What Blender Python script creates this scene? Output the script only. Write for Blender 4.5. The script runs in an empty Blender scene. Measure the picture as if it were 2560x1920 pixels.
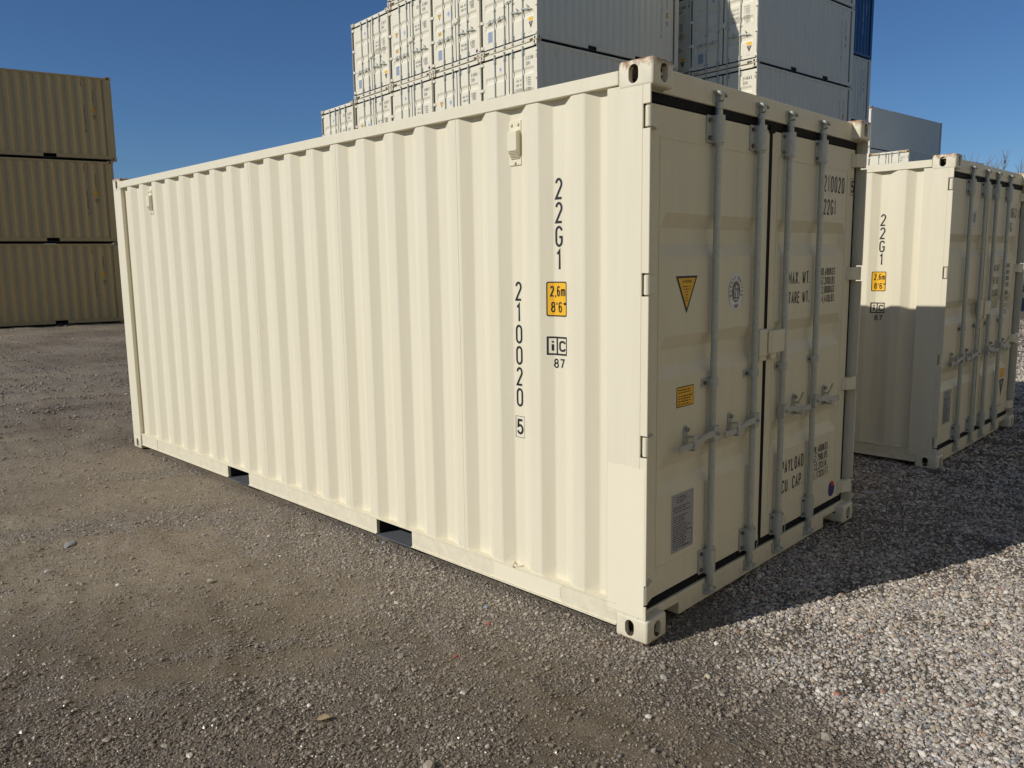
import bpy, bmesh, math, random
import numpy as np
from mathutils import Vector, Matrix

scene = bpy.context.scene
col = scene.collection
R = math.radians
random.seed(7)
rng = np.random.default_rng(11)

# ------------------------------------------------------------------ camera, sky, sun, exposure
cam_d = bpy.data.cameras.new('camera')
cam = bpy.data.objects.new('camera', cam_d)
col.objects.link(cam)
scene.camera = cam
CAM = Vector((-2.8589, -1.9173, 1.7525))
RT = Vector((0.70038, -0.71359, -0.01601))
UP = Vector((0.111084, 0.086816, 0.990012))
FW = Vector((0.705073, 0.695163, -0.140073))
mw = Matrix((RT, UP, -FW)).transposed().to_4x4()
mw.translation = CAM
cam.matrix_world = mw
cam_d.sensor_width = 36.0
cam_d.lens = 1962.115 / 2560 * 36.0
cam_d.shift_x = 24.05 / 2560
cam_d.shift_y = -26.29 / 2560
cam_d.clip_start = 0.05
cam_d.clip_end = 2000.0

SUN_EL = R(32.2)
SUN_AZ = (-0.938, 0.347)                      # horizontal direction towards the sun
world = bpy.data.worlds.new('World')
scene.world = world
world.use_nodes = True
wn = world.node_tree.nodes
wl = world.node_tree.links
sky = wn.new('ShaderNodeTexSky')
sky.sky_type = 'NISHITA'
sky.sun_disc = False
sky.sun_elevation = SUN_EL
sky.sun_rotation = math.atan2(SUN_AZ[0], SUN_AZ[1])
sky.altitude = 200
sky.air_density = 1.0
sky.dust_density = 0.0
sky.ozone_density = 10.0
bg = wn['Background']
bg.inputs['Strength'].default_value = 0.071
wl.new(sky.outputs['Color'], bg.inputs['Color'])

sd = bpy.data.lights.new('sun', 'SUN')
sd.energy = 3.62
sd.angle = R(0.5)
sd.color = (1.0, 0.968, 0.915)
so = bpy.data.objects.new('sun', sd)
col.objects.link(so)
ld = Vector((-SUN_AZ[0] * math.cos(SUN_EL), -SUN_AZ[1] * math.cos(SUN_EL), -math.sin(SUN_EL)))
so.rotation_euler = ld.to_track_quat('-Z', 'Y').to_euler()
so.location = (-20, 10, 25)

scene.view_settings.view_transform = 'Standard'
scene.view_settings.look = 'None'
scene.view_settings.exposure = 0.0
scene.view_settings.gamma = 1.0
scene.view_settings.use_curve_mapping = False

# ------------------------------------------------------------------ materials
def new_mat(name):
    m = bpy.data.materials.new(name)
    m.use_nodes = True
    nt = m.node_tree
    return m, nt.nodes, nt.links, nt.nodes['Principled BSDF']

def simple(name, c, rough=0.6, metal=0.0, noise=0.12, scale=30.0, bump=0.0):
    m, n, l, p = new_mat(name)
    p.inputs['Roughness'].default_value = rough
    p.inputs['Metallic'].default_value = metal
    tc = n.new('ShaderNodeTexCoord')
    nz = n.new('ShaderNodeTexNoise'); nz.inputs['Scale'].default_value = scale; nz.inputs['Detail'].default_value = 5
    l.new(tc.outputs['Object'], nz.inputs['Vector'])
    r = n.new('ShaderNodeValToRGB')
    r.color_ramp.elements[0].position = 0.3; r.color_ramp.elements[1].position = 0.7
    r.color_ramp.elements[0].color = tuple(v * (1 - noise) for v in c) + (1,)
    r.color_ramp.elements[1].color = tuple(min(1, v * (1 + noise)) for v in c) + (1,)
    l.new(nz.outputs['Fac'], r.inputs['Fac'])
    l.new(r.outputs['Color'], p.inputs['Base Color'])
    if bump:
        b = n.new('ShaderNodeBump'); b.inputs['Strength'].default_value = bump; b.inputs['Distance'].default_value = 0.002
        l.new(nz.outputs['Fac'], b.inputs['Height']); l.new(b.outputs['Normal'], p.inputs['Normal'])
    return m

RUST = (0.30, 0.135, 0.055, 1)

def paint(name, c, rusty=False, dirt=0.5, rough=0.42):
    """sprayed container paint: faint vertical streaks, soft dents, scuffs; on castings also rust at the rims"""
    m, n, l, p = new_mat(name)
    p.inputs['Roughness'].default_value = rough
    p.inputs['Specular IOR Level'].default_value = 0.25
    tc = n.new('ShaderNodeTexCoord')
    mp = n.new('ShaderNodeMapping'); mp.inputs['Scale'].default_value = (9, 9, 0.7)
    l.new(tc.outputs['Object'], mp.inputs['Vector'])
    st = n.new('ShaderNodeTexNoise'); st.inputs['Scale'].default_value = 1.6; st.inputs['Detail'].default_value = 6
    l.new(mp.outputs['Vector'], st.inputs['Vector'])
    r = n.new('ShaderNodeValToRGB')
    r.color_ramp.elements[0].position = 0.32; r.color_ramp.elements[1].position = 0.62
    r.color_ramp.elements[0].color = tuple(v * k for v, k in zip(c, (1 - .07 * dirt, 1 - .08 * dirt, 1 - .10 * dirt))) + (1,)
    r.color_ramp.elements[1].color = tuple(c) + (1,)
    l.new(st.outputs['Fac'], r.inputs['Fac'])
    # scattered small scuffs
    sc = n.new('ShaderNodeTexNoise'); sc.inputs['Scale'].default_value = 26; sc.inputs['Detail'].default_value = 8; sc.inputs['Roughness'].default_value = 0.72
    mp2 = n.new('ShaderNodeMapping'); mp2.inputs['Scale'].default_value = (1, 1, 0.45)
    l.new(tc.outputs['Object'], mp2.inputs['Vector']); l.new(mp2.outputs['Vector'], sc.inputs['Vector'])
    sr = n.new('ShaderNodeValToRGB')
    sr.color_ramp.elements[0].position = 0.665; sr.color_ramp.elements[1].position = 0.76
    sr.color_ramp.elements[0].color = (0, 0, 0, 1); sr.color_ramp.elements[1].color = (.95 * dirt, .95 * dirt, .95 * dirt, 1)
    l.new(sc.outputs['Fac'], sr.inputs['Fac'])
    mx = n.new('ShaderNodeMixRGB'); mx.inputs['Color2'].default_value = (0.22, 0.19, 0.15, 1)
    l.new(sr.outputs['Color'], mx.inputs['Fac']); l.new(r.outputs['Color'], mx.inputs['Color1'])
    out = mx.outputs['Color']
    sz_ = n.new('ShaderNodeSeparateXYZ'); l.new(tc.outputs['Object'], sz_.inputs['Vector'])
    zb_ = n.new('ShaderNodeMapRange'); zb_.inputs['From Min'].default_value = 0.42; zb_.inputs['From Max'].default_value = 0.02; zb_.inputs['To Max'].default_value = 0.42
    l.new(sz_.outputs['Z'], zb_.inputs['Value'])
    dn_ = n.new('ShaderNodeTexNoise'); dn_.inputs['Scale'].default_value = 18; dn_.inputs['Detail'].default_value = 9; dn_.inputs['Roughness'].default_value = .75
    l.new(tc.outputs['Object'], dn_.inputs['Vector'])
    da_ = n.new('ShaderNodeMath'); da_.operation = 'ADD'; l.new(zb_.outputs['Result'], da_.inputs[0]); l.new(dn_.outputs['Fac'], da_.inputs[1])
    dr_ = n.new('ShaderNodeMapRange'); dr_.inputs['From Min'].default_value = 0.74; dr_.inputs['From Max'].default_value = 1.10; dr_.inputs['To Max'].default_value = 0.55 * dirt
    l.new(da_.outputs[0], dr_.inputs['Value'])
    md_ = n.new('ShaderNodeMixRGB'); md_.inputs['Color2'].default_value = (0.30, 0.245, 0.17, 1)
    l.new(dr_.outputs['Result'], md_.inputs['Fac']); l.new(out, md_.inputs['Color1'])
    out = md_.outputs['Color']
    if rusty:
        sep = n.new('ShaderNodeSeparateXYZ'); l.new(tc.outputs['Object'], sep.inputs['Vector'])
        rn = n.new('ShaderNodeTexNoise'); rn.inputs['Scale'].default_value = 34; rn.inputs['Detail'].default_value = 8; rn.inputs['Roughness'].default_value = .7
        mp3 = n.new('ShaderNodeMapping'); mp3.inputs['Scale'].default_value = (1, 1, 0.4)
        l.new(tc.outputs['Object'], mp3.inputs['Vector']); l.new(mp3.outputs['Vector'], rn.inputs['Vector'])
        def band(z0, z1):
            q = n.new('ShaderNodeMapRange'); q.interpolation_type = 'SMOOTHSTEP'
            q.inputs['From Min'].default_value = z0; q.inputs['From Max'].default_value = z1
            l.new(sep.outputs['Z'], q.inputs['Value']); return q.outputs['Result']
        def math_(op, a, b):
            q = n.new('ShaderNodeMath'); q.operation = op; q.use_clamp = False
            for i, v in enumerate((a, b)):
                if isinstance(v, (int, float)): q.inputs[i].default_value = v
                else: l.new(v, q.inputs[i])
            return q.outputs[0]
        top = band(2.515, 2.597); low = band(0.030, -0.004)
        e = math_('MAXIMUM', top, low)
        e = math_('MULTIPLY', e, 0.345)
        e = math_('ADD', rn.outputs['Fac'], e)
        rr = n.new('ShaderNodeValToRGB')
        rr.color_ramp.elements[0].position = 0.68; rr.color_ramp.elements[1].position = 0.87
        rr.color_ramp.elements[0].color = (0, 0, 0, 1); rr.color_ramp.elements[1].color = (.95, .95, .95, 1)
        l.new(e, rr.inputs['Fac'])
        m3 = n.new('ShaderNodeMixRGB'); m3.inputs['Color2'].default_value = RUST
        l.new(rr.outputs['Color'], m3.inputs['Fac']); l.new(out, m3.inputs['Color1'])
        out = m3.outputs['Color']
    l.new(out, p.inputs['Base Color'])
    dn = n.new('ShaderNodeTexNoise'); dn.inputs['Scale'].default_value = 2.2; dn.inputs['Detail'].default_value = 2
    l.new(tc.outputs['Object'], dn.inputs['Vector'])
    b = n.new('ShaderNodeBump'); b.inputs['Strength'].default_value = 0.12; b.inputs['Distance'].default_value = 0.02
    l.new(dn.outputs['Fac'], b.inputs['Height'])
    on = n.new('ShaderNodeTexNoise'); on.inputs['Scale'].default_value = 220; on.inputs['Detail'].default_value = 2
    l.new(tc.outputs['Object'], on.inputs['Vector'])
    b2 = n.new('ShaderNodeBump'); b2.inputs['Strength'].default_value = 0.05; b2.inputs['Distance'].default_value = 0.001
    l.new(on.outputs['Fac'], b2.inputs['Height']); l.new(b.outputs['Normal'], b2.inputs['Normal'])
    l.new(b2.outputs['Normal'], p.inputs['Normal'])
    return m

IV = (0.755, 0.690, 0.515)
WH = (0.77, 0.71, 0.55)
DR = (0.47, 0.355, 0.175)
M = {}
M['paint'] = paint('ivory_paint', IV)
M['casting'] = paint('ivory_casting_paint', IV, rusty=True)
M['white'] = paint('white_paint', WH)
M['white_casting'] = paint('white_casting_paint', WH, rusty=True)
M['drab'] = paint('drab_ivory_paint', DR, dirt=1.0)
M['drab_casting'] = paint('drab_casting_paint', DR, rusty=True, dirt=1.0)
M['blue'] = paint('blue_paint', (0.035, 0.10, 0.22), dirt=0.6)
M['grey'] = paint('grey_white_paint', (0.76, 0.71, 0.58), dirt=0.7)
M['grey_casting'] = paint('grey_white_casting_paint', (0.76, 0.71, 0.58), rusty=True, dirt=0.7)
M['patch'] = paint('fresh_touch_up_paint', (0.81, 0.74, 0.55), dirt=0.15, rough=0.38)
M['steel'] = simple('galvanised_steel', (0.50, 0.505, 0.44), rough=0.40, metal=0.3, noise=0.09, scale=45)
M['bolt'] = simple('bolt_steel', (0.16, 0.155, 0.15), rough=0.45, metal=0.6)
M['rubber'] = simple('black_rubber', (0.009, 0.009, 0.010), rough=0.7, noise=0.3)
M['rubber'].node_tree.nodes['Principled BSDF'].inputs['Specular IOR Level'].default_value = 0.15
M['under'] = simple('dark_underbody', (0.02, 0.02, 0.02), rough=0.9)
M['inner'] = simple('shade_brown_inside_of_fitting', (0.13, 0.095, 0.055), rough=0.85, noise=0.3, scale=40)  # dark brown stands in for the shade inside the hollow corner fittings
M['strap'] = simple('underbody_coating', (0.10, 0.105, 0.11), rough=0.6)
M['ink'] = simple('black_lettering', (0.012, 0.012, 0.016), rough=0.5)
M['inkf'] = simple('faded_black_lettering', (0.05, 0.05, 0.05), rough=0.6)
M['yellow'] = simple('yellow_sticker', (0.86, 0.46, 0.015), rough=0.45, noise=0.05)
M['decalwhite'] = simple('white_decal', (0.76, 0.76, 0.76), rough=0.5, noise=0.04)
M['sealdark'] = simple('dark_decal', (0.16, 0.135, 0.10), rough=0.5, noise=0.06)
M['sealblue'] = simple('blue_decal', (0.10, 0.17, 0.30), rough=0.5, noise=0.06)
M['plate'] = simple('grey_data_plate', (0.34, 0.34, 0.35), rough=0.4, metal=0.2, noise=0.12, scale=60)
M['purple'] = simple('purple_sticker', (0.05, 0.025, 0.17), rough=0.5, noise=0.05)
M['red'] = simple('red_sticker', (0.62, 0.04, 0.03), rough=0.5, noise=0.05)
M['pink'] = simple('pink_lettering', (0.65, 0.15, 0.35), rough=0.5, noise=0.05)
M['maroon'] = simple('dark_maroon_sticker', (0.045, 0.02, 0.02), rough=0.5, noise=0.05)
M['blueink'] = simple('pale_blue_plate', (0.30, 0.34, 0.42), rough=0.5, noise=0.06)
M['bark'] = simple('grey_bark', (0.20, 0.18, 0.17), rough=0.9)

# ------------------------------------------------------------------ mesh helpers
class MB:
    def __init__(s): s.v = []; s.f = []; s.m = []; s.cm = 0
    def face(s, pts):
        i = len(s.v); s.v += [tuple(p) for p in pts]; s.f.append(tuple(range(i, i + len(pts)))); s.m.append(s.cm)
    def box(s, x0, x1, y0, y1, z0, z1):
        i = len(s.v)
        s.v += [(x0, y0, z0), (x1, y0, z0), (x1, y1, z0), (x0, y1, z0), (x0, y0, z1), (x1, y0, z1), (x1, y1, z1), (x0, y1, z1)]
        for q in ((0, 3, 2, 1), (4, 5, 6, 7), (0, 1, 5, 4), (1, 2, 6, 5), (2, 3, 7, 6), (3, 0, 4, 7)):
            s.f.append(tuple(i + k for k in q)); s.m.append(s.cm)
    def tube(s, a, b, r0, r1=None, n=12, caps=True):
        a = Vector(a); b = Vector(b); r1 = r0 if r1 is None else r1
        d = (b - a).normalized()
        u = d.orthogonal().normalized(); w = d.cross(u)
        i = len(s.v)
        for (c, r) in ((a, r0), (b, r1)):
            for k in range(n):
                t = 2 * math.pi * k / n
                s.v.append(tuple(c + u * (math.cos(t) * r) + w * (math.sin(t) * r)))
        for k in range(n):
            k2 = (k + 1) % n
            s.f.append((i + k, i + k2, i + n + k2, i + n + k)); s.m.append(s.cm)
        if caps:
            s.f.append(tuple(i + k for k in reversed(range(n)))); s.m.append(s.cm)
            s.f.append(tuple(i + n + k for k in range(n))); s.m.append(s.cm)
    def prism(s, pts, off):
        """pts: planar polygon (3-D), off: extrusion vector"""
        n = len(pts); i = len(s.v); o = Vector(off)
        s.v += [tuple(p) for p in pts] + [tuple(Vector(p) + o) for p in pts]
        s.f.append(tuple(i + k for k in range(n))); s.m.append(s.cm)
        s.f.append(tuple(i + n + k for k in reversed(range(n)))); s.m.append(s.cm)
        for k in range(n):
            k2 = (k + 1) % n
            s.f.append((i + k2, i + k, i + n + k, i + n + k2)); s.m.append(s.cm)
    def mesh(s, name, mats, bevel=0.0, smooth=False, seg=1, mirror=None, fix=True):
        me = bpy.data.meshes.new(name)
        v = s.v
        f = s.f
        me.from_pydata(v, [], f)
        me.polygons.foreach_set('material_index', s.m)
        bm = bmesh.new(); bm.from_mesh(me)
        if fix: bmesh.ops.recalc_face_normals(bm, faces=bm.faces)
        if bevel:
            es = [e for e in bm.edges if e.is_manifold and e.calc_face_angle(0) > 0.6]
            bmesh.ops.bevel(bm, geom=es, offset=bevel, segments=seg, profile=0.5, affect='EDGES', clamp_overlap=True)
        if mirror is not None:
            for q in bm.verts: q.co.x = 2 * mirror - q.co.x
            bmesh.ops.reverse_faces(bm, faces=bm.faces)
        bm.to_mesh(me); bm.free()
        if smooth:
            me.shade_smooth(); me.set_sharp_from_angle(angle=R(38))
        for q in (mats if isinstance(mats, (list, tuple)) else [mats]): me.materials.append(q)
        return me

def part(name, me, parent=None, label=None):
    o = bpy.data.objects.new(name, me)
    col.objects.link(o)
    if parent is not None: o.parent = parent
    if label: o['label'] = label
    return o

def thing(name, label, cat, loc=(0, 0, 0), rz=0.0, group=None):
    o = bpy.data.objects.new(name, None)
    o.empty_display_size = 0.3
    col.objects.link(o)
    o.location = loc; o.rotation_euler = (0, 0, rz)
    o['label'] = label; o['category'] = cat
    if group: o['group'] = group
    return o

def tag(o, label, cat, group=None):
    o['label'] = label; o['category'] = cat
    if group: o['group'] = group
    return o

# ------------------------------------------------------------------ value noise used by ground and gravel alike
_T = np.random.default_rng(5).random((256, 256))
def vn(x, y, s, seed=0):
    x = np.asarray(x, float) * s + seed * 17.3; y = np.asarray(y, float) * s + seed * 9.1
    xi = np.floor(x).astype(int); yi = np.floor(y).astype(int)
    fx = x - xi; fy = y - yi
    fx = fx * fx * (3 - 2 * fx); fy = fy * fy * (3 - 2 * fy)
    g = lambda a, b: _T[a % 256, b % 256]
    return (g(xi, yi) * (1 - fx) + g(xi + 1, yi) * fx) * (1 - fy) + (g(xi, yi + 1) * (1 - fx) + g(xi + 1, yi + 1) * fx) * fy
def fbm(x, y, s, seed=0, o=4):
    a = 0; w = 0.5; t = 0
    for k in range(o):
        a = a + w * vn(x, y, s * 2 ** k, seed + k * 3); t += w; w *= 0.5
    return a / t
def sstep(a, b, x):
    t = np.clip((np.asarray(x, float) - a) / (b - a), 0, 1); return t * t * (3 - 2 * t)

def slope(x, y):
    return -0.0145 * np.maximum(0, np.asarray(x, float) - 2.5 - 0.25 * np.maximum(0, y))
def gravel_right(x, y):
    x = np.asarray(x, float); y = np.asarray(y, float)
    s = 0.70 * x - 0.71 * y
    right = sstep(0.18, 0.90, s + 0.9 * (fbm(x, y, 1.3, 4) - 0.5))
    return np.maximum(right, sstep(0.0, .25, x + .05) * sstep(-.15, -.45, y - 0.3 * (fbm(x, y, 2, 8) - .5)))
def gravel_mask(x, y):
    """0 = bare mud, 1 = loose gravel"""
    x = np.asarray(x, float); y = np.asarray(y, float)
    right = gravel_right(x, y)
    d = np.abs(np.minimum(x, 0))
    strip = sstep(0.9, 0.15, d + 0.7 * (fbm(x, y, 1.6, 6) - 0.5)) * sstep(4.2, 2.4, y) * 0.45
    fore = sstep(2.0, 1.0, np.hypot(x + 2.0, y - 0.6)) * sstep(0.42, 0.60, fbm(x, y, 1.1, 2)) * 0.36
    u_ = .874 * x - .486 * y; v_ = .486 * x + .874 * y          # wheel lines run along u
    st_ = fbm(u_ * .28, v_ * 1.9, 1.2, 9)
    patch = sstep(0.50, 0.70, st_) * (0.22 + 0.16 * sstep(6, 2.5, y))
    return np.clip(np.maximum.reduce([right, strip, fore, patch]), 0, 1)
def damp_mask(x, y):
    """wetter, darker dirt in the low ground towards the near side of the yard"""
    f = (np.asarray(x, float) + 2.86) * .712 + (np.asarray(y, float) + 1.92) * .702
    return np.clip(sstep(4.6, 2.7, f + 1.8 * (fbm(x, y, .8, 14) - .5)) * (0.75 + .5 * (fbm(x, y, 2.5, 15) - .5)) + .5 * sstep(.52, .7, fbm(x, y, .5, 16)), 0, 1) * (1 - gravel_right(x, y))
def ground_z(x, y):
    x = np.asarray(x, float); y = np.asarray(y, float)
    r = np.hypot(x + 2.86, y + 1.92)
    far = sstep(60, 25, r)
    u_ = .874 * x - .486 * y; v_ = .486 * x + .874 * y
    stk_ = (fbm(u_ * .28, v_ * 1.9, 1.2, 9) - .5) * .06 * (1 - gravel_right(x, y))
    lumps = stk_ + (fbm(x, y, 1.3, 1, 5) - 0.5) * 0.022 + (fbm(x, y, 7.0, 3, 3) - 0.5) * 0.018 + (vn(x, y, 21, 7) - 0.5) * 0.007
    ridg = 1 - np.abs(2 * fbm(x * .8 + y * .5, y * .55 - x * .9, 0.75, 12, 4) - 1)
    lumps = lumps + sstep(0.86, 0.99, ridg) * 0.02
    # wheel ruts crossing the yard behind the container and on its left
    for (c, w, a) in ((7.5, 0.16, .03), (8.6, 0.18, .03), (10.2, .2, .035), (13.0, .25, .04), (15.2, .25, .045), (18.2, .3, .05)):
        t = y + 0.16 * x - c + 0.7 * (fbm(x, y, 0.3, 20) - .5)
        lumps = lumps - a * np.exp(-(t / w) ** 2) * sstep(-.2, -1.2, x - .12 * y) + a * .7 * np.exp(-((np.abs(t) - 2 * w) / (w * .8)) ** 2) * sstep(-.2, -1.2, x - .12 * y)
    near = sstep(-.35, .05, x) * sstep(2.9, 2.5, x) * sstep(-.3, .05, y) * sstep(6.5, 6.1, y)
    lumps = lumps * (1 - 0.85 * near)
    return slope(x, y) - 0.012 + lumps * far

# ------------------------------------------------------------------ ground sheet
def axis(n0, step, far, centre):
    a = [i * step for i in range(n0 + 1)]
    s = step
    while a[-1] < far:
        s *= 1.06; a.append(a[-1] + s)
    a = np.array(a)
    return np.concatenate([-a[:0:-1], a]) + centre
gx = axis(110, 0.03, 700, -0.3)
gy = axis(110, 0.03, 700, 0.8)
X, Y = np.meshgrid(gx, gy)
Z = ground_z(X, Y)
nx, ny = len(gx), len(gy)
gv = np.stack([X.ravel(), Y.ravel(), Z.ravel()], 1)
idx = np.arange(nx * ny).reshape(ny, nx)
gf = np.stack([idx[:-1, :-1].ravel(), idx[:-1, 1:].ravel(), idx[1:, 1:].ravel(), idx[1:, :-1].ravel()], 1)
me = bpy.data.meshes.new('ground')
me.vertices.add(len(gv)); me.vertices.foreach_set('co', gv.ravel())
me.loops.add(gf.size); me.loops.foreach_set('vertex_index', gf.ravel())
me.polygons.add(len(gf)); me.polygons.foreach_set('loop_start', np.arange(0, gf.size, 4)); me.polygons.foreach_set('loop_total', np.full(len(gf), 4))
me.update()
at = me.attributes.new('gravel', 'FLOAT', 'POINT')
GM = gravel_mask(gv[:, 0], gv[:, 1])
at.data.foreach_set('value', GM.astype(np.float32))
at = me.attributes.new('damp', 'FLOAT', 'POINT')
at.data.foreach_set('value', damp_mask(gv[:, 0], gv[:, 1]).astype(np.float32))
me.shade_smooth()
ground = part('ground', me)
ground['kind'] = 'structure'

def ground_material():
    m, n, l, p = new_mat('yard_dirt')
    p.inputs['Roughness'].default_value = 0.92
    p.inputs['Specular IOR Level'].default_value = 0.25
    tc = n.new('ShaderNodeTexCoord')
    ga = n.new('ShaderNodeAttribute'); ga.attribute_name = 'gravel'
    big = n.new('ShaderNodeTexNoise'); big.inputs['Scale'].default_value = 0.9; big.inputs['Detail'].default_value = 8; big.inputs['Roughness'].default_value = .6
    l.new(tc.outputs['Object'], big.inputs['Vector'])
    mud = n.new('ShaderNodeValToRGB')
    mud.color_ramp.elements[0].position = 0.33; mud.color_ramp.elements[1].position = 0.68
    mud.color_ramp.elements[0].color = (0.225, 0.181, 0.124, 1); mud.color_ramp.elements[1].color = (0.340, 0.280, 0.196, 1)
    l.new(big.outputs['Fac'], mud.inputs['Fac'])
    # fine pebbles
    vo = n.new('ShaderNodeTexVoronoi'); vo.inputs['Scale'].default_value = 95
    l.new(tc.outputs['Object'], vo.inputs['Vector'])
    hs = n.new('ShaderNodeSeparateColor'); l.new(vo.outputs['Color'], hs.inputs['Color'])
    peb = n.new('ShaderNodeValToRGB')
    el = peb.color_ramp.elements
    el[0].position = 0.0; el[0].color = (0.15, 0.13, 0.11, 1)
    el[1].position = 1.0; el[1].color = (0.56, 0.50, 0.42, 1)
    for ps, c in ((0.35, (0.30, 0.265, 0.225, 1)), (0.7, (0.38, 0.335, 0.28, 1)), (0.85, (0.43, 0.36, 0.275, 1))):
        e = el.new(ps); e.color = c
    l.new(hs.outputs[0], peb.inputs['Fac'])
    gn = n.new('ShaderNodeTexNoise'); gn.inputs['Scale'].default_value = 9; gn.inputs['Detail'].default_value = 6
    l.new(tc.outputs['Object'], gn.inputs['Vector'])
    # where pebbles show: gravel mask plus sprinkled ones in the mud
    ad = n.new('ShaderNodeMath'); ad.operation = 'MULTIPLY_ADD'; ad.inputs[1].default_value = 0.9
    l.new(ga.outputs['Fac'], ad.inputs[0]); l.new(gn.outputs['Fac'], ad.inputs[2])
    cmp_ = n.new('ShaderNodeMath'); cmp_.operation = 'ADD'; l.new(ad.outputs[0], cmp_.inputs[0])
    sc = n.new('ShaderNodeMath'); sc.operation = 'MULTIPLY'; sc.inputs[1].default_value = 0.45; l.new(hs.outputs[1], sc.inputs[0])
    l.new(sc.outputs[0], cmp_.inputs[1])
    mr = n.new('ShaderNodeMapRange'); mr.inputs['From Min'].default_value = 0.82; mr.inputs['From Max'].default_value = 1.02
    l.new(cmp_.outputs[0], mr.inputs['Value'])
    mx = n.new('ShaderNodeMixRGB'); l.new(mr.outputs['Result'], mx.inputs['Fac'])
    l.new(mud.outputs['Color'], mx.inputs['Color1']); l.new(peb.outputs['Color'], mx.inputs['Color2'])
    fn = n.new('ShaderNodeTexNoise'); fn.inputs['Scale'].default_value = 160; fn.inputs['Detail'].default_value = 3
    l.new(tc.outputs['Object'], fn.inputs['Vector'])
    m2 = n.new('ShaderNodeMixRGB'); m2.blend_type = 'OVERLAY'; m2.inputs['Fac'].default_value = 0.35
    l.new(mx.outputs['Color'], m2.inputs['Color1']); l.new(fn.outputs['Fac'], m2.inputs['Color2'])
    v2_ = n.new('ShaderNodeTexVoronoi'); v2_.inputs['Scale'].default_value = 230
    l.new(tc.outputs['Object'], v2_.inputs['Vector'])
    s2_ = n.new('ShaderNodeSeparateColor'); l.new(v2_.outputs['Color'], s2_.inputs['Color'])
    r2_ = n.new('ShaderNodeValToRGB'); r2_.color_ramp.elements[0].color = (.50, .48, .45, 1); r2_.color_ramp.elements[1].color = (1.3, 1.27, 1.2, 1)
    e_ = r2_.color_ramp.elements.new(.72); e_.color = (1.0, .99, .97, 1)
    e_ = r2_.color_ramp.elements.new(.94); e_.color = (1.12, 1.1, 1.06, 1)
    l.new(s2_.outputs[0], r2_.inputs['Fac'])
    m3_ = n.new('ShaderNodeMixRGB'); m3_.blend_type = 'MULTIPLY'; m3_.inputs['Fac'].default_value = .9
    l.new(m2.outputs['Color'], m3_.inputs['Color1']); l.new(r2_.outputs['Color'], m3_.inputs['Color2'])
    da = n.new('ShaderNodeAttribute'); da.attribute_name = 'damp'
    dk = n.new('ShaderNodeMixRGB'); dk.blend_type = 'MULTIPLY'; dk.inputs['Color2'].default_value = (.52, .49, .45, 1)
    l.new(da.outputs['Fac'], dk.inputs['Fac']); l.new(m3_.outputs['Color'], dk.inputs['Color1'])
    gk = n.new('ShaderNodeMixRGB'); gk.blend_type = 'MULTIPLY'; gk.inputs['Color2'].default_value = (.58, .56, .53, 1)
    l.new(ga.outputs['Fac'], gk.inputs['Fac']); l.new(dk.outputs['Color'], gk.inputs['Color1'])
    l.new(gk.outputs['Color'], p.inputs['Base Color'])
    ro = n.new('ShaderNodeMapRange'); ro.inputs['To Min'].default_value = .95; ro.inputs['To Max'].default_value = .62
    l.new(da.outputs['Fac'], ro.inputs['Value']); l.new(ro.outputs['Result'], p.inputs['Roughness'])
    inv = n.new('ShaderNodeMath'); inv.operation = 'SUBTRACT'; inv.inputs[0].default_value = 0.6; l.new(vo.outputs['Distance'], inv.inputs[1])
    hm = n.new('ShaderNodeMath'); hm.operation = 'MULTIPLY'; l.new(inv.outputs[0], hm.inputs[0]); l.new(mr.outputs['Result'], hm.inputs[1])
    b1 = n.new('ShaderNodeBump'); b1.inputs['Strength'].default_value = 0.8; b1.inputs['Distance'].default_value = 0.012
    l.new(hm.outputs[0], b1.inputs['Height'])
    b2 = n.new('ShaderNodeBump'); b2.inputs['Strength'].default_value = 0.6; b2.inputs['Distance'].default_value = 0.02
    l.new(gn.outputs['Fac'], b2.inputs['Height']); l.new(b1.outputs['Normal'], b2.inputs['Normal'])
    b3 = n.new('ShaderNodeBump'); b3.inputs['Strength'].default_value = 0.5; b3.inputs['Distance'].default_value = 0.004
    l.new(fn.outputs['Fac'], b3.inputs['Height']); l.new(b2.outputs['Normal'], b3.inputs['Normal'])
    b4_ = n.new('ShaderNodeBump'); b4_.inputs['Strength'].default_value = 0.7; b4_.inputs['Distance'].default_value = 0.004
    l.new(s2_.outputs[1], b4_.inputs['Height']); l.new(b3.outputs['Normal'], b4_.inputs['Normal'])
    l.new(b4_.outputs['Normal'], p.inputs['Normal'])
    return m
me.materials.append(ground_material())

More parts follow.
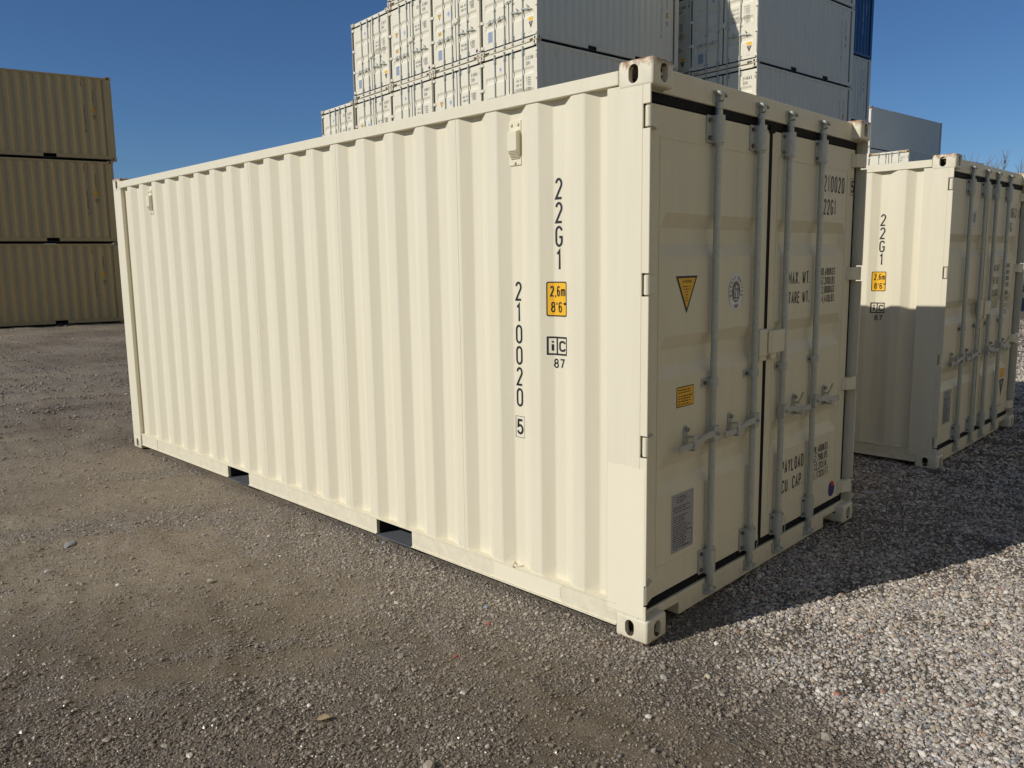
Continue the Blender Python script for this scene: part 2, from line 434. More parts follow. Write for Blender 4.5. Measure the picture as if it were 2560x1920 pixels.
# ------------------------------------------------------------------ lettering (narrow stencil-like strokes)
def arc(cx, cy, rx, ry, a0, a1, n=9):
    return [(cx + rx * math.cos(R(a0 + (a1 - a0) * k / n)), cy + ry * math.sin(R(a0 + (a1 - a0) * k / n))) for k in range(n + 1)]
_o = arc(.5, .76, .5, .24, 0, 180) + arc(.5, .24, .5, .24, 180, 360)
G = {
 '0': [_o + ['c']], 'O': [_o + ['c']], 'D': [[(0, 0), (0, 1)] + arc(.45, .72, .55, .28, 90, 0) + arc(.45, .28, .55, .28, 0, -90) + ['c']],
 '1': [[(.18, .82), (.58, 1), (.58, 0)]],
 '2': [arc(.5, .75, .48, .25, 170, -25) + [(.06, .05), (0, 0), (1, 0)]],
 '3': [arc(.48, .76, .48, .24, 165, -75, 10), arc(.48, .27, .52, .27, 80, -165, 10)],
 '4': [[(.74, 0), (.74, 1), (0, .3), (1, .3)]],
 '5': [[(.95, 1), (.12, 1), (.06, .54)] + arc(.47, .31, .53, .31, 125, -160, 10)],
 '6': [arc(.5, .3, .5, .3, 0, 360, 14)[:-1] + ['c'], arc(.5, .76, .5, .24, 20, 180, 7) + [(0, .3)]],
 '7': [[(0, 1), (1, 1), (.36, 0)]],
 '8': [arc(.5, .76, .43, .24, 0, 360, 14)[:-1] + ['c'], arc(.5, .27, .5, .27, 0, 360, 14)[:-1] + ['c']],
 '9': [arc(.5, .7, .5, .3, 0, 360, 14)[:-1] + ['c'], arc(.5, .24, .5, .24, 200, 360, 7) + [(1, .7)]],
 'A': [[(0, 0), (.5, 1), (1, 0)], [(.17, .32), (.83, .32)]],
 'B': [[(0, 0), (0, 1)] + arc(.5, .76, .42, .24, 90, -90, 7) + [(0, .52)], [(.5, .52)] + arc(.5, .26, .5, .26, 90, -90, 7) + [(0, 0)]],
 'C': [arc(.5, .74, .5, .26, 10, 180) + arc(.5, .26, .5, .26, 180, 350)],
 'E': [[(1, 1), (0, 1), (0, 0), (1, 0)], [(0, .52), (.85, .52)]],
 'F': [[(1, 1), (0, 1), (0, 0)], [(0, .5), (.8, .5)]],
 'G': [arc(.5, .74, .5, .26, 15, 180) + arc(.5, .26, .5, .26, 180, 360) + [(1, .46), (.55, .46)]],
 'I': [[(.5, 0), (.5, 1)]], 'K': [[(0, 0), (0, 1)], [(.95, 1), (0, .42)], [(.3, .6), (1, 0)]],
 'L': [[(0, 1), (0, 0), (1, 0)]], 'M': [[(0, 0), (0, 1), (.5, .3), (1, 1), (1, 0)]],
 'N': [[(0, 0), (0, 1), (1, 0), (1, 1)]], 'P': [[(0, 0), (0, 1)] + arc(.5, .74, .5, .26, 90, -90, 8) + [(0, .48)]],
 'R': [[(0, 0), (0, 1)] + arc(.5, .74, .5, .26, 90, -90, 8) + [(0, .48)], [(.45, .48), (1, 0)]],
 'S': [arc(.5, .76, .48, .24, 20, 270, 8) + arc(.5, .26, .5, .26, 90, -160, 8)[1:]],
 'T': [[(.5, 0), (.5, 1)], [(0, 1), (1, 1)]], 'U': [[(0, 1)] + arc(.5, .26, .5, .26, 180, 360) + [(1, 1)]],
 'V': [[(0, 1), (.5, 0), (1, 1)]], 'W': [[(0, 1), (.25, 0), (.5, .8), (.75, 0), (1, 1)]],
 'X': [[(0, 0), (1, 1)], [(0, 1), (1, 0)]], 'Y': [[(0, 1), (.5, .5), (1, 1)], [(.5, .5), (.5, 0)]],
 'm': [[(0, 0), (0, .68)], [(0, .5)] + arc(.25, .5, .25, .18, 180, 0, 6) + [(.5, 0)], [(.5, .5)] + arc(.75, .5, .25, .18, 180, 0, 6) + [(1, 0)]],
 'i': [[(.5, 0), (.5, .66)], [(.5, .84), (.5, 1.0)]], '.': [[(.5, -.02), (.5, .1)]], ',': [[(.55, .08), (.35, -.16)]],
 "'": [[(.5, 1), (.5, .74)]], '"': [[(.25, 1), (.25, .74)], [(.75, 1), (.75, .74)]], '-': [[(0, .5), (1, .5)]],
}
NARROW = {'.': .35, ',': .35, "'": .35, 'I': .4, 'i': .4, ' ': .6, '1': .75}
WIDE = {'M': 1.25, 'W': 1.35, 'm': 1.5}
def ribbon(P, t):
    closed = P[-1] == 'c'
    P = [Vector(p) for p in P if p != 'c']
    Q = [P[0]]
    for p in P[1:]:
        if (p - Q[-1]).length > 1e-6: Q.append(p)
    if closed and (Q[0] - Q[-1]).length < 1e-6: Q.pop()
    P = Q; n = len(P)
    L_, R_ = [], []
    for i in range(n):
        a = P[i - 1] if (i > 0 or closed) else None
        b = P[(i + 1) % n] if (i < n - 1 or closed) else None
        d1 = (P[i] - a).normalized() if a is not None else None
        d2 = (b - P[i]).normalized() if b is not None else None
        d1 = d1 or d2; d2 = d2 or d1
        n1 = Vector((-d1.y, d1.x)); n2 = Vector((-d2.y, d2.x))
        mv = (n1 + n2)
        if mv.length < .3: mv = n1
        mv.normalize()
        k = 1 / max(.45, mv.dot(n1))
        L_.append(P[i] + mv * (t / 2 * k)); R_.append(P[i] - mv * (t / 2 * k))
    faces = []
    for i in range(n if closed else n - 1):
        j = (i + 1) % n
        faces.append((R_[i], R_[j], L_[j], L_[i]))
    return faces
def glyph(c, x, z, w, h, t):
    out = []
    if c not in G: return out
    ww = w - t; hh = h - t
    for s in G[c]:
        P = [q if q == 'c' else (x + t / 2 + q[0] * ww, z + t / 2 + q[1] * hh) for q in s]
        out += ribbon(P, t)
    return out
def text2d(s, x, z, h, w=.46, t=.13, gap=.16, align='l'):
    """2-D quads of a line of text; h cap height, w and t and gap as fractions of h"""
    adv = []
    for c in s:
        f = WIDE.get(c, NARROW.get(c, 1.0)); adv.append(w * f)
    tot = (sum(adv) + gap * (len(s) - 1)) * h
    if align == 'r': x -= tot
    if align == 'c': x -= tot / 2
    q = []
    for c, a in zip(s, adv):
        q += glyph(c, x, z, a * h, h, t * h); x += (a + gap) * h
    return q
def column2d(s, x, ztop, h, pitch, w=.46, t=.13):
    q = []
    z = ztop
    for c in s:
        if c != ' ': q += glyph(c, x - w * h / 2, z - h, w * h, h, t * h)
        z -= pitch
    return q
def rect2d(x0, x1, z0, z1): return [(Vector((x0, z0)), Vector((x1, z0)), Vector((x1, z1)), Vector((x0, z1)))]
def frame2d(x0, x1, z0, z1, t):
    return rect2d(x0, x1, z0, z0 + t) + rect2d(x0, x1, z1 - t, z1) + rect2d(x0, x0 + t, z0 + t, z1 - t) + rect2d(x1 - t, x1, z0 + t, z1 - t)
def poly2d(P): return [tuple(Vector(p) for p in P)]
def rrect2d(x0, x1, z0, z1, r):
    P = []
    for cx, cz, a in ((x1 - r, z1 - r, 0), (x0 + r, z1 - r, 90), (x0 + r, z0 + r, 180), (x1 - r, z0 + r, 270)):
        P += arc(cx, cz, r, r, a, a + 90, 4)
    return poly2d(P)
def lines2d(x0, x1, ztop, n, pitch, t, seed, lo=.5):
    """rows of tiny print that cannot be read"""
    rr = random.Random(seed); q = []
    for k in range(n):
        x = x0 + (x1 - x0) * (1 - 1) ; e = x0 + (x1 - x0) * rr.uniform(lo, 1)
        while x < e:
            w = rr.uniform(.008, .03); q += rect2d(x, min(x + w, e), ztop - k * pitch - t, ztop - k * pitch); x += w + rr.uniform(.004, .008)
    return q

# ------------------------------------------------------------------ corrugated side: shared by panel and markings
PITCH = 0.278; Y0 = 0.368; DEP = 0.036; XOUT = 0.006
BR = (0.0, 0.072, 0.140, 0.210)
def depth(y):
    t = (y - Y0) % PITCH
    if t < .072: return 0.0
    if t < .140: return DEP * (t - .072) / .068
    if t < .210: return DEP
    return DEP * (1 - (t - .210) / .068)
def brk(a, b):
    out = []
    k = int(math.floor((a - Y0) / PITCH)) - 1
    while True:
        base = Y0 + k * PITCH
        if base > b: break
        out += [base + q for q in BR if a + 1e-5 < base + q < b - 1e-5]
        k += 1
    return out

_cache = {}
def marks_mesh(key, layers, where, L=6.058, W=2.438):
    """layers: list of (quads2d, material); where 'door' (plane facing -y) or 'left' / 'right' side (conforming to the corrugation).
    each layer lies half a millimetre proud of the one below"""
    k = (key, where)
    if k in _cache: return _cache[k]
    bm = bmesh.new(); mats = []
    for li, (quads, mat) in enumerate(layers):
        if mat not in mats: mats.append(mat)
        mi = mats.index(mat)
        off = 0.0014 + 0.0006 * li
        for qd in quads:
            vs = [bm.verts.new((p[0], off, p[1])) for p in qd]
            f = bm.faces.new(vs); f.material_index = mi
    if where == 'door':
        for v in bm.verts: v.co = Vector((v.co.x, DY - v.co.y, v.co.z))
    else:
        # 2-D x runs to the reader's right = -y on the left side
        ys = [-v.co.x for v in bm.verts]
        lo, hi = min(ys), max(ys)
        for b in brk(lo, hi):
            bmesh.ops.bisect_plane(bm, geom=bm.verts[:] + bm.edges[:] + bm.faces[:], dist=1e-6, plane_co=(-b, 0, 0), plane_no=(1, 0, 0))
        for v in bm.verts:
            y = -v.co.x; v.co = Vector((XOUT + depth(y) - v.co.y, y, v.co.z))
        if where == 'right':
            for v in bm.verts: v.co = Vector((W - v.co.x, L - v.co.y, v.co.z))
    want = Vector((0, -1, 0)) if where == 'door' else Vector((-1 if where == 'left' else 1, 0, 0))
    bm.normal_update()
    fl = [f for f in bm.faces if f.normal.dot(want) < 0]
    bmesh.ops.reverse_faces(bm, faces=fl)
    me = bpy.data.meshes.new('lettering'); bm.to_mesh(me); bm.free()
    for mt in mats: me.materials.append(mt)
    _cache[k] = me
    return me

# ------------------------------------------------------------------ container builder
DY = 0.070            # outer face of the doors
W = 2.438
def stadium(cx, cz, w, h, n=8):
    r = w / 2
    return arc(cx, cz + h / 2 - r, r, r, 0, 180, n) + arc(cx, cz - h / 2 + r, r, r, 180, 360, n)

def casting_mesh():
    """corner fitting at the origin corner, top: hollow, with oval holes; others are mirrored from it"""
    H0 = 2.473; H1 = 2.591
    def ob(me):
        o = bpy.data.objects.new('tmp', me); col.objects.link(o); return o
    b = MB(); b.box(0, .162, 0, .178, H0, H1)
    base = ob(b.mesh('tmp', M['casting'], bevel=0.014, seg=3))
    cuts = []
    c = MB(); c.box(.028, .134, .028, .150, H0 + .026, H1 - .026); cuts.append(ob(c.mesh('tmp', [])))
    zc = (H0 + H1) / 2
    c = MB(); c.prism([(-.02, y, z) for y, z in stadium(.098, zc, .050, .078)], (.1, 0, 0)); cuts.append(ob(c.mesh('tmp', [])))
    c = MB(); c.prism([(x, -.02, z) for x, z in stadium(.084, zc, .056, .078)], (0, .1, 0)); cuts.append(ob(c.mesh('tmp', [])))
    c = MB(); c.prism([(x, y, H1 - .06) for x, y in stadium(.084, .098, .062, .110)], (0, 0, .1)); cuts.append(ob(c.mesh('tmp', [])))
    # inner side opening that lets light through
    c = MB(); c.box(.12, .20, .055, .115, H0 + .03, H0 + .055); cuts.append(ob(c.mesh('tmp', [])))
    for k in cuts:
        m = base.modifiers.new('b', 'BOOLEAN'); m.operation = 'DIFFERENCE'; m.solver = 'EXACT'; m.object = k
    dg = bpy.context.evaluated_depsgraph_get(); dg.update()
    me = bpy.data.meshes.new_from_object(base.evaluated_get(dg))
    for k in cuts + [base]: bpy.data.objects.remove(k)
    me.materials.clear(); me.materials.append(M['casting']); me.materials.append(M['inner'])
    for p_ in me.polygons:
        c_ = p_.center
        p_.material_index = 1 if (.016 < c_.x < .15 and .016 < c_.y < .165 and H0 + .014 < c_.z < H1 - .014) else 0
    me.shade_smooth(); me.set_sharp_from_angle(angle=R(40))
    return me
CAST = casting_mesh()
def casting_at(ix, iy, iz, L, H):
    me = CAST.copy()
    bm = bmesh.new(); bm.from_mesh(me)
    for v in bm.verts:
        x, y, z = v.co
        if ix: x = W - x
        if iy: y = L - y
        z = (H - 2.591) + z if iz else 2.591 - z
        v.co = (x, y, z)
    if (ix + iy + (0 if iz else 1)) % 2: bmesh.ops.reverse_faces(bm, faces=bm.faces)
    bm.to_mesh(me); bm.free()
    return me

RODS = (0.62, 1.048)
HZ = (2.352, 1.646, 0.928, 0.232)           # hinge heights as a fraction of a standard container

def build_container(L, H, name='shipping_container'):
    root = bpy.data.objects.new(name, None); col.objects.link(root)
    dz = H - 2.591
    P = M['paint']
    # floor, roof, blind end
    b = MB(); b.box(.05, W - .05, .14, L - .06, .158, .19)
    fy = .20
    for (c0, c1) in ([(1.69, 2.07), (3.715, 4.09)] if L < 7 else []) + [(L - .22, L)]:
        b.box(.062, W - .062, fy, c0, .028, .157); fy = c1
    part('floor_panel', b.mesh('floor_panel', M['under']), root)
    b = MB(); n = int((L - .5) / .209)
    ys = [.13]
    prof = [(.13, H - .062)]
    for k in range(n):
        y = .25 + k * .209
        prof += [(y, H - .062), (y + .02, H - .044), (y + .11, H - .044), (y + .13, H - .062)]
    prof.append((L - .12, H - .062))
    for (y0, z0), (y1, z1) in zip(prof, prof[1:]):
        b.face([(.05, y0, z0), (W - .05, y0, z0), (W - .05, y1, z1), (.05, y1, z1)])
    part('roof_panel', b.mesh('roof_panel', P, fix=False), root)
    b = MB(); x = .17; pts = [(.10, L - .03)]
    while x + .25 < W - .12:
        pts += [(x, L - .03), (x + .05, L - .075), (x + .16, L - .075), (x + .21, L - .03)]; x += .25
    pts.append((W - .10, L - .03))
    for (x0, y0), (x1, y1) in zip(pts, pts[1:]):
        b.face([(x1, y1, .12), (x0, y0, .12), (x0, y0, H - .1), (x1, y1, H - .1)])
    part('end_panel', b.mesh('end_panel', P, fix=False), root)
    for nm, z0, z1 in (('end_rail', .02, .13), ('end_rail', H - .115, H - .02)):
        b = MB(); b.box(.162, W - .162, L - .075, L - .012, z0, z1)
        part(nm, b.mesh(nm, P, bevel=.004), root)
    # corrugated sides (the right one is the left one turned by 180 degrees)
    ya, yb = .232, L - .185
    ysl = [ya] + brk(ya, yb) + [yb]
    for side in (0, 1):
        b = MB()
        zt, zb = H - .086, .157
        prv = None
        r = .004
        pts = []
        for i, y in enumerate(ysl):
            if 0 < i < len(ysl) - 1:
                pts += [(y - r, depth(y - r)), (y, depth(y) + (.0012 if depth(y) < .01 else -.0012)), (y + r, depth(y + r))]
            else: pts.append((y, depth(y)))
        for (y0, d0), (y1, d1) in zip(pts, pts[1:]):
            f = [(XOUT + d1, y1, zb), (XOUT + d0, y0, zb), (XOUT + d0, y0, zt), (XOUT + d1, y1, zt)]
            if side: f = [(W - x_, L - y_, z_) for x_, y_, z_ in f]
            b.face(f)
        # sheet joints: thin weld beads on some flats
        for k in (3, 7, 11, 15):
            y = Y0 + k * PITCH + .020
            if y > yb - .2: continue
            q = (XOUT - .0012, XOUT + .004, y, y + .003, zb, zt)
            if side: q = (W - q[1], W - q[0], L - q[3], L - q[2], zb, zt)
            b.box(*q)
        me = b.mesh('side_panel', P, fix=False)
        bm = bmesh.new(); bm.from_mesh(me); bmesh.ops.remove_doubles(bm, verts=bm.verts, dist=1e-5); bm.to_mesh(me); bm.free()
        me.shade_smooth(); me.set_sharp_from_angle(angle=R(9))
        sp = part('side_panel', me, root)
        # ventilators near both top corners
        for yv in ((.824,) if L > 7 else (.824, 5.292)):
            v = MB()
            x0 = XOUT + DEP; zc = H - .258
            v.box(x0 - .006, x0 - .0005, yv - .040, yv + .040, zc - .107, zc + .107)
            v.prism([(x0 - .006, yv - .034, zc + .062), (x0 - .034, yv - .034, zc + .050), (x0 - .034, yv - .034, zc - .036), (x0 - .006, yv - .034, zc - .078)], (0, .060, 0))
            for (dy_, dz_) in ((-.022, .088), (.022, .088), (0, -.094)):
                v.tube((x0 - .005, yv + dy_, zc + dz_), (x0 - .014, yv + dy_, zc + dz_), .008, n=8)
            for k in range(6):
                f = k / 6 + .08
                xx = x0 - .034 + .028 * f; zz = zc - .036 - .042 * f
                v.box(xx - .003, xx + .004, yv - .033, yv + .025, zz - .002, zz + .001)
            if side: v.v = [(W - x_, L - y_, z_) for x_, y_, z_ in v.v]
            part('ventilator', v.mesh('ventilator', P, bevel=.0015), sp)
        # rails
        b = MB(); b.box(0, .06, .176, L - .176, H - .094, H - .034)
        if side: b.v = [(W - x_, L - y_, z_) for x_, y_, z_ in b.v]
        part('top_rail', b.mesh('top_rail', P, bevel=.003), root)
        b = MB()
        b.box(0, .05, .178, L - .20, .1495, .1568)
        if L < 7: cuts = [(1.703, 2.059), (3.728, 4.078)]
        else: cuts = []
        y = .178
        for (c0, c1) in cuts + [(L - .20, L)]:
            b.box(.008, .03, y, c0, .053, .1495); b.box(.0, .05, y, c0, .046, .053); y = c1
        b.box(.0055, .009, L - .575, L - .569, .055, .149)
        if side: b.v = [(W - x_, L - y_, z_) for x_, y_, z_ in b.v]
        part('bottom_rail', b.mesh('bottom_rail', P), root)
    for (c0, c1) in ([(1.703, 2.059), (3.728, 4.078)] if L < 7 else []):
        b = MB(); b.box(.03, W - .03, c0 - .006, c0, .046, .149); b.box(.03, W - .03, c1, c1 + .006, .046, .149)
        b.cm = 1; b.box(.003, W - .003, c0, c1, .038, .0455)
        part('fork_pocket', b.mesh('fork_pocket', [M['under'], M['strap']]), root)
    # posts: door end with hinge notches, blind end plain
    for side in (0, 1):
        b = MB()
        b.box(0.002, .012, .050, .236, .10, H - .10)
        zs = [.10]
        for h in HZ: pass
        cut = sorted([(h + dz * (h / 2.591) - .050, h + dz * (h / 2.591) + .050) for h in HZ])
        z = .10
        for (c0, c1) in cut + [(H - .10, H)]:
            b.box(.002, .012, .012, .050, z, c0); z = c1
        b.box(.012, .075, .090, .098, .10, H - .10)
        b.box(.010, .060, .200, .236, .10, H - .10)
        part('corner_post', b.mesh('corner_post', P, bevel=.002, mirror=(W / 2 if side else None)), root)
        b = MB(); b.box(.002, .050, L - .182, L - .004, .10, H - .10); b.box(.05, .12, L - .06, L - .006, .10, H - .10)
        part('corner_post', b.mesh('corner_post', P, bevel=.004, mirror=(W / 2 if side else None)), root)
    for ix in (0, 1):
        for iy in (0, 1):
            for iz in (0, 1):
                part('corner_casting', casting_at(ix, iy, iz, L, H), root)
    # door frame
    b = MB(); b.box(.162, W - .162, .055, .13, H - .123, H - .018)
    b.box(.05, .162, .058, .13, H - .123, H - .118); b.box(W - .162, W - .05, .058, .13, H - .123, H - .118)
    hd = part('header_beam', b.mesh('header_beam', P, bevel=.003), root)
    b = MB(); b.box(.355, W - .355, .055, .13, .016, .126)
    b.box(.162, .355, .055, .13, .080, .126); b.box(W - .355, W - .162, .055, .13, .080, .126)
    b.box(.012, .162, .058, .13, .100, .126); b.box(W - .162, W - .012, .058, .13, .100, .126)
    b.box(.162, W - .162, .128, .132, .02, .10)
    sl = part('sill_beam', b.mesh('sill_beam', P, bevel=.002), root)
    b = MB(); b.box(.014, W - .014, .1035, .112, .127, H - .122)
    b.box(.014, .0595, .078, .1035, .127, H - .122); b.box(W - .0595, W - .014, .078, .1035, .127, H - .122)
    b.box(.040, .0585, .0695, .078, .168, H - .170); b.box(W - .0585, W - .040, .0695, .078, .168, H - .170)
    b.box(.05, W - .05, .0785, .1035, .127, .168); b.box(.05, W - .05, .0785, .1035, H - .170, H - .122); b.box(W / 2 - .013, W / 2 + .013, .0785, .1035, .168, H - .170)
    zt = H - .170; zb = .168
    # rubber lips showing between the doors and around them
    b.box(.05, W - .05, .066, .078, zt + .004, H - .1235); b.box(.05, W - .05, .066, .078, .1265, zb - .004)
    b.box(W / 2 - .018, W / 2 + .018, .0685, .078, zb, zt)
    b.box(W / 2 - .03, W / 2 + .03, .060, .068, zt - .012, zt + .030)
    part('door_gasket', b.mesh('door_gasket', M['rubber'], bevel=.002), root)
    # keepers on header and sill
    kz = 0
    for rx in RODS + tuple(W - r for r in RODS):
        for beam, z0, up in ((hd, H - .082, 1), (sl, .075, -1)):
            k = MB()
            k.box(rx - .040, rx + .040, .048, .055, z0 - .028, z0 + .028)
            k.prism([(rx - .036, .048, z0 + .016 * up), (rx - .036, .022, z0 + .012 * up), (rx - .030, .014, z0 + .002 * up), (rx - .012, .020, z0), (rx - .014, .048, z0)], (0, 0, .012 * up))
            k.prism([(rx + .014, .048, z0 + .016 * up), (rx + .012, .018, z0 + .012 * up), (rx + .034, .014, z0 + .002 * up), (rx + .040, .026, z0), (rx + .038, .048, z0)], (0, 0, .012 * up))
            k.box(rx - .030, rx + .030, .020, .048, z0 + .020 * up - .004, z0 + .020 * up + .004)
            part('cam_keeper', k.mesh('cam_keeper', M['steel'], bevel=.002), beam)
    # doors
    for side in (0, 1):
        mr = W / 2 if side else None
        b = MB()
        xa, xb = .060, W / 2 - .019
        g0, g3 = .175, xb - .085; g1, g2 = g0 + .045, g3 - .045
        step = .004
        zr = [zb]
        gr = []
        for f in (1.963, 1.401, .836):
            t = f + dz * (f / 2.591); gr.append((t, t - .066, t - .136, t - .20))
        for t in reversed(gr): zr += [t[3], t[2], t[1], t[0]]
        zr.append(zt)
        inner = set()
        for t in gr: inner |= {t[1], t[2]}
        xs = [xa, g0, g1, g2, g3, xb]
        yo = DY
        def yy(i, z): return yo + (.030 if (z in inner and i in (2, 3)) else 0.0)
        grid = [[(x, yy(i, z), z) for i, x in enumerate(xs)] for z in zr]
        for r0, r1 in zip(grid, grid[1:]):
            for i in range(5):
                b.face([r0[i], r0[i + 1], r1[i + 1], r1[i]])
        # edges
        b.box(xa, xa + .04, DY + .001, .077, zb, zt); b.box(xb - .04, xb, DY + .001, .077, zb, zt)
        b.box(xa + .04, xb - .04, DY + .001, .077, zb, zb + .02); b.box(xa + .04, xb - .04, DY + .001, .077, zt - .02, zt)
        # welds of the frame tubes
        b.box(g0 - .012, g0 - .009, DY - .0022, DY + .002, zb + .13, zt - .13)
        b.box(g3 + .012, g3 + .015, DY - .0022, DY + .002, zb + .13, zt - .13)
        b.box(g0 - .010, g3 + .013, DY - .0022, DY + .002, zt - .138, zt - .135)
        b.box(g0 - .010, g3 + .013, DY - .0022, DY + .002, zb + .135, zb + .138)
        me = b.mesh('door', P, fix=False, mirror=mr)
        d = part('door', me, root)
        for h in HZ:
            h = h + dz * (h / 2.591)
            k = MB()
            k.tube((.017, .029, h - .043), (.017, .029, h + .043), .0145, n=12)
            k.prism([(.017, .0155, h - .040), (.100, .040, h - .040), (.120, .066, h - .040), (.120, .0705, h - .040), (.030, .0705, h - .040), (.030, .040, h - .040), (.017, .0435, h - .040)], (0, 0, .080))
            part('hinge', k.mesh('hinge', P, bevel=.0015, mirror=mr), d)
        for ri, rx in enumerate(RODS):
            k = MB()
            k.tube((rx, .042, .125), (rx, .042, H - .135), .0170, n=14)
            k.tube((rx, .042, .285), (rx, .042, .298), .023, n=14); k.tube((rx, .042, H - .302), (rx, .042, H - .290), .023, n=14)
            for z0, up in ((H - .135, 1), (.125, -1)):
                k.tube((rx, .042, z0), (rx, .040, z0 + .030 * up), .021, .017, n=12)
                k.prism([(rx - .016, .050, z0 + .028 * up), (rx - .020, .026, z0 + .034 * up), (rx + .006, .018, z0 + .040 * up), (rx + .020, .034, z0 + .034 * up), (rx + .014, .052, z0 + .028 * up)], (0, 0, .034 * up))
            part('lock_rod', k.mesh('lock_rod', M['steel'], smooth=True, mirror=mr), d)
            for (z0, z1, big) in ((H - .292, H - .166, 1), (1.128 + dz * .44, 1.168 + dz * .44, 0), (.158, .286, 1)):
                k = MB()
                x0, x1 = rx - .072, rx + .050
                k.box(x0, x1, .0615, .0697, z0, z1)
                n = 9
                ro = .031 if big else .026
                pts = [(rx + ro * math.cos(R(180 + 180 * q / n)) * 1.0, .044 + ro * math.sin(R(180 + 180 * q / n)), z0) for q in range(n + 1)]
                pts = [(rx - ro, .062, z0)] + pts + [(rx + ro, .062, z0)]
                k.prism(pts, (0, 0, z1 - z0))
                k.cm = 1
                for zz in ((z0 + .022, z1 - .022) if big else ((z0 + z1) / 2,)):
                    k.tube((rx - .052, .0615, zz), (rx - .052, .052, zz), .0105, n=8)
                    k.tube((rx + .041, .0615, zz), (rx + .041, .054, zz), .008, n=8)
                part('rod_guide', k.mesh('rod_guide', [M['steel'], M['bolt']], smooth=True, mirror=mr), d)
            # handle: hub on the rod, bar towards the hinge side, catch plate on the door
            hz = .89 + dz * .34
            k = MB()
            k.box(rx - .026, rx + .024, .014, .030, hz - .040, hz + .040)
            k.box(rx - .024, rx + .022, .030, .052, hz - .034, hz + .034)
            pr = [(rx - .020, hz + .020), (rx - .095, hz + .018), (rx - .17, hz + .000), (rx - .225, hz - .004), (rx - .340, hz - .008), (rx - .340, hz - .042), (rx - .235, hz - .036), (rx - .17, hz - .032), (rx - .095, hz - .014), (rx - .020, hz - .012)]
            k.prism([(x, .014, z) for x, z in pr], (0, .010, 0))
            k.cm = 1
            k.tube((rx, .014, hz), (rx, .006, hz), .010, n=8)
            part('handle', k.mesh('handle', [M['steel'], M['bolt']], bevel=.0025, mirror=mr), d)
            k = MB(); cx = rx - .212
            k.prism([(x_, .0615, z_) for x_, z_ in stadium(cx, hz + .004, .036, .130, 5)], (0, .0082, 0))
            k.prism([(cx - .013, .0615, hz - .052), (cx + .013, .0615, hz - .052), (cx + .013, .0095, hz - .050), (cx - .013, .0095, hz - .050)], (0, 0, .007))
            k.box(cx - .013, cx + .013, .0060, .0095, hz - .050, hz - .022)
            k.box(cx - .008, cx + .008, .030, .0615, hz + .012, hz + .022)
            if side: k.prism([(cx - .012, .034, hz + .018), (cx + .012, .034, hz + .018), (cx + .014, .010, hz + .062), (cx + .020, .004, hz + .088), (cx - .012, .004, hz + .082)], (0, .005, .002))
            else: k.prism([(cx - .013, .0095, hz + .026), (cx + .013, .0095, hz + .026), (cx + .013, .0055, hz - .014), (cx - .013, .0055, hz - .014)], (0, .004, .002)); k.box(cx - .010, cx + .010, .0095, .034, hz + .018, hz + .024)
            k.cm = 1
            k.tube((cx, .0615, hz - .040), (cx, .050, hz - .040), .0105, n=8); k.tube((cx, .0615, hz + .050), (cx, .048, hz + .050), .0115, n=8)
            part('handle_catch', k.mesh('handle_catch', [M['steel'], M['bolt']], bevel=.002, mirror=mr), d)
        k = MB()
        if side:
            k.box(1.205, 1.362, .022, .0698, 1.236 + dz * .5, 1.362 + dz * .5)
            k.box(1.175, 1.205, .024, .032, 1.236 + dz * .5, 1.362 + dz * .5)
            k.box(1.232, 1.30, .040, .0698, 1.20 + dz * .5, 1.236 + dz * .5)
        else:
            k.box(1.088, 1.196, .034, .0698, 1.226 + dz * .5, 1.372 + dz * .5)
            k.box(1.110, 1.196, .046, .0698, 1.198 + dz * .5, 1.226 + dz * .5)
        part('door_stop', k.mesh('door_stop', P, bevel=.004), d)
    return root

def kids(o): return [c for c in o.children]
PAINTS = {
    'white': {'ivory_paint': M['white'], 'ivory_casting_paint': M['white_casting']},
    'drab': {'ivory_paint': M['drab'], 'ivory_casting_paint': M['drab_casting']},
    'grey': {'ivory_paint': M['grey'], 'ivory_casting_paint': M['grey_casting']},
    'blue': {'ivory_paint': M['blue'], 'ivory_casting_paint': M['blue']},
    'ivory': {},
}
CH = {}
def index_children():
    CH.clear()
    for o in col.objects:
        if o.parent: CH.setdefault(o.parent.name, []).append(o)
def recolour(o, mp):
    if o.type != 'MESH': return
    for s in o.material_slots:
        m = s.material
        if m and m.name in mp:
            s.link = 'OBJECT'; s.material = mp[m.name]
def copy_tree(o, src_children, mp, parent=None):
    c = o.copy(); col.objects.link(c)
    if parent is not None: c.parent = parent
    recolour(c, mp)
    for ch in src_children.get(o.name, []): copy_tree(ch, src_children, mp, c)
    return c

proto = build_container(6.058, 2.591)
proto40 = build_container(12.192, 2.896)
SRC = {}
for o in col.objects:
    if o.parent: SRC.setdefault(o.parent.name, []).append(o)

def sub(root, stem, k):
    n = 0
    for c in root.children:
        if c.name.split('.')[0] == stem:
            if n == k: return c
            n += 1
used = {}
def container(label, loc, rz, colour='ivory', group=None, base=proto):
    if base.name not in used and colour == 'ivory':
        c = base; used[base.name] = 1
    else:
        c = copy_tree(base, SRC, PAINTS[colour])
    c.location = loc; c.rotation_euler = (0, 0, rz)
    c['label'] = label; c['category'] = 'shipping container'
    if group: c['group'] = group
    return c

# ------------------------------------------------------------------ markings
def put(name, key, layers, where, parent):
    return part(name, marks_mesh(key, layers, where, L=parent.get('len_', 6.058)), parent)

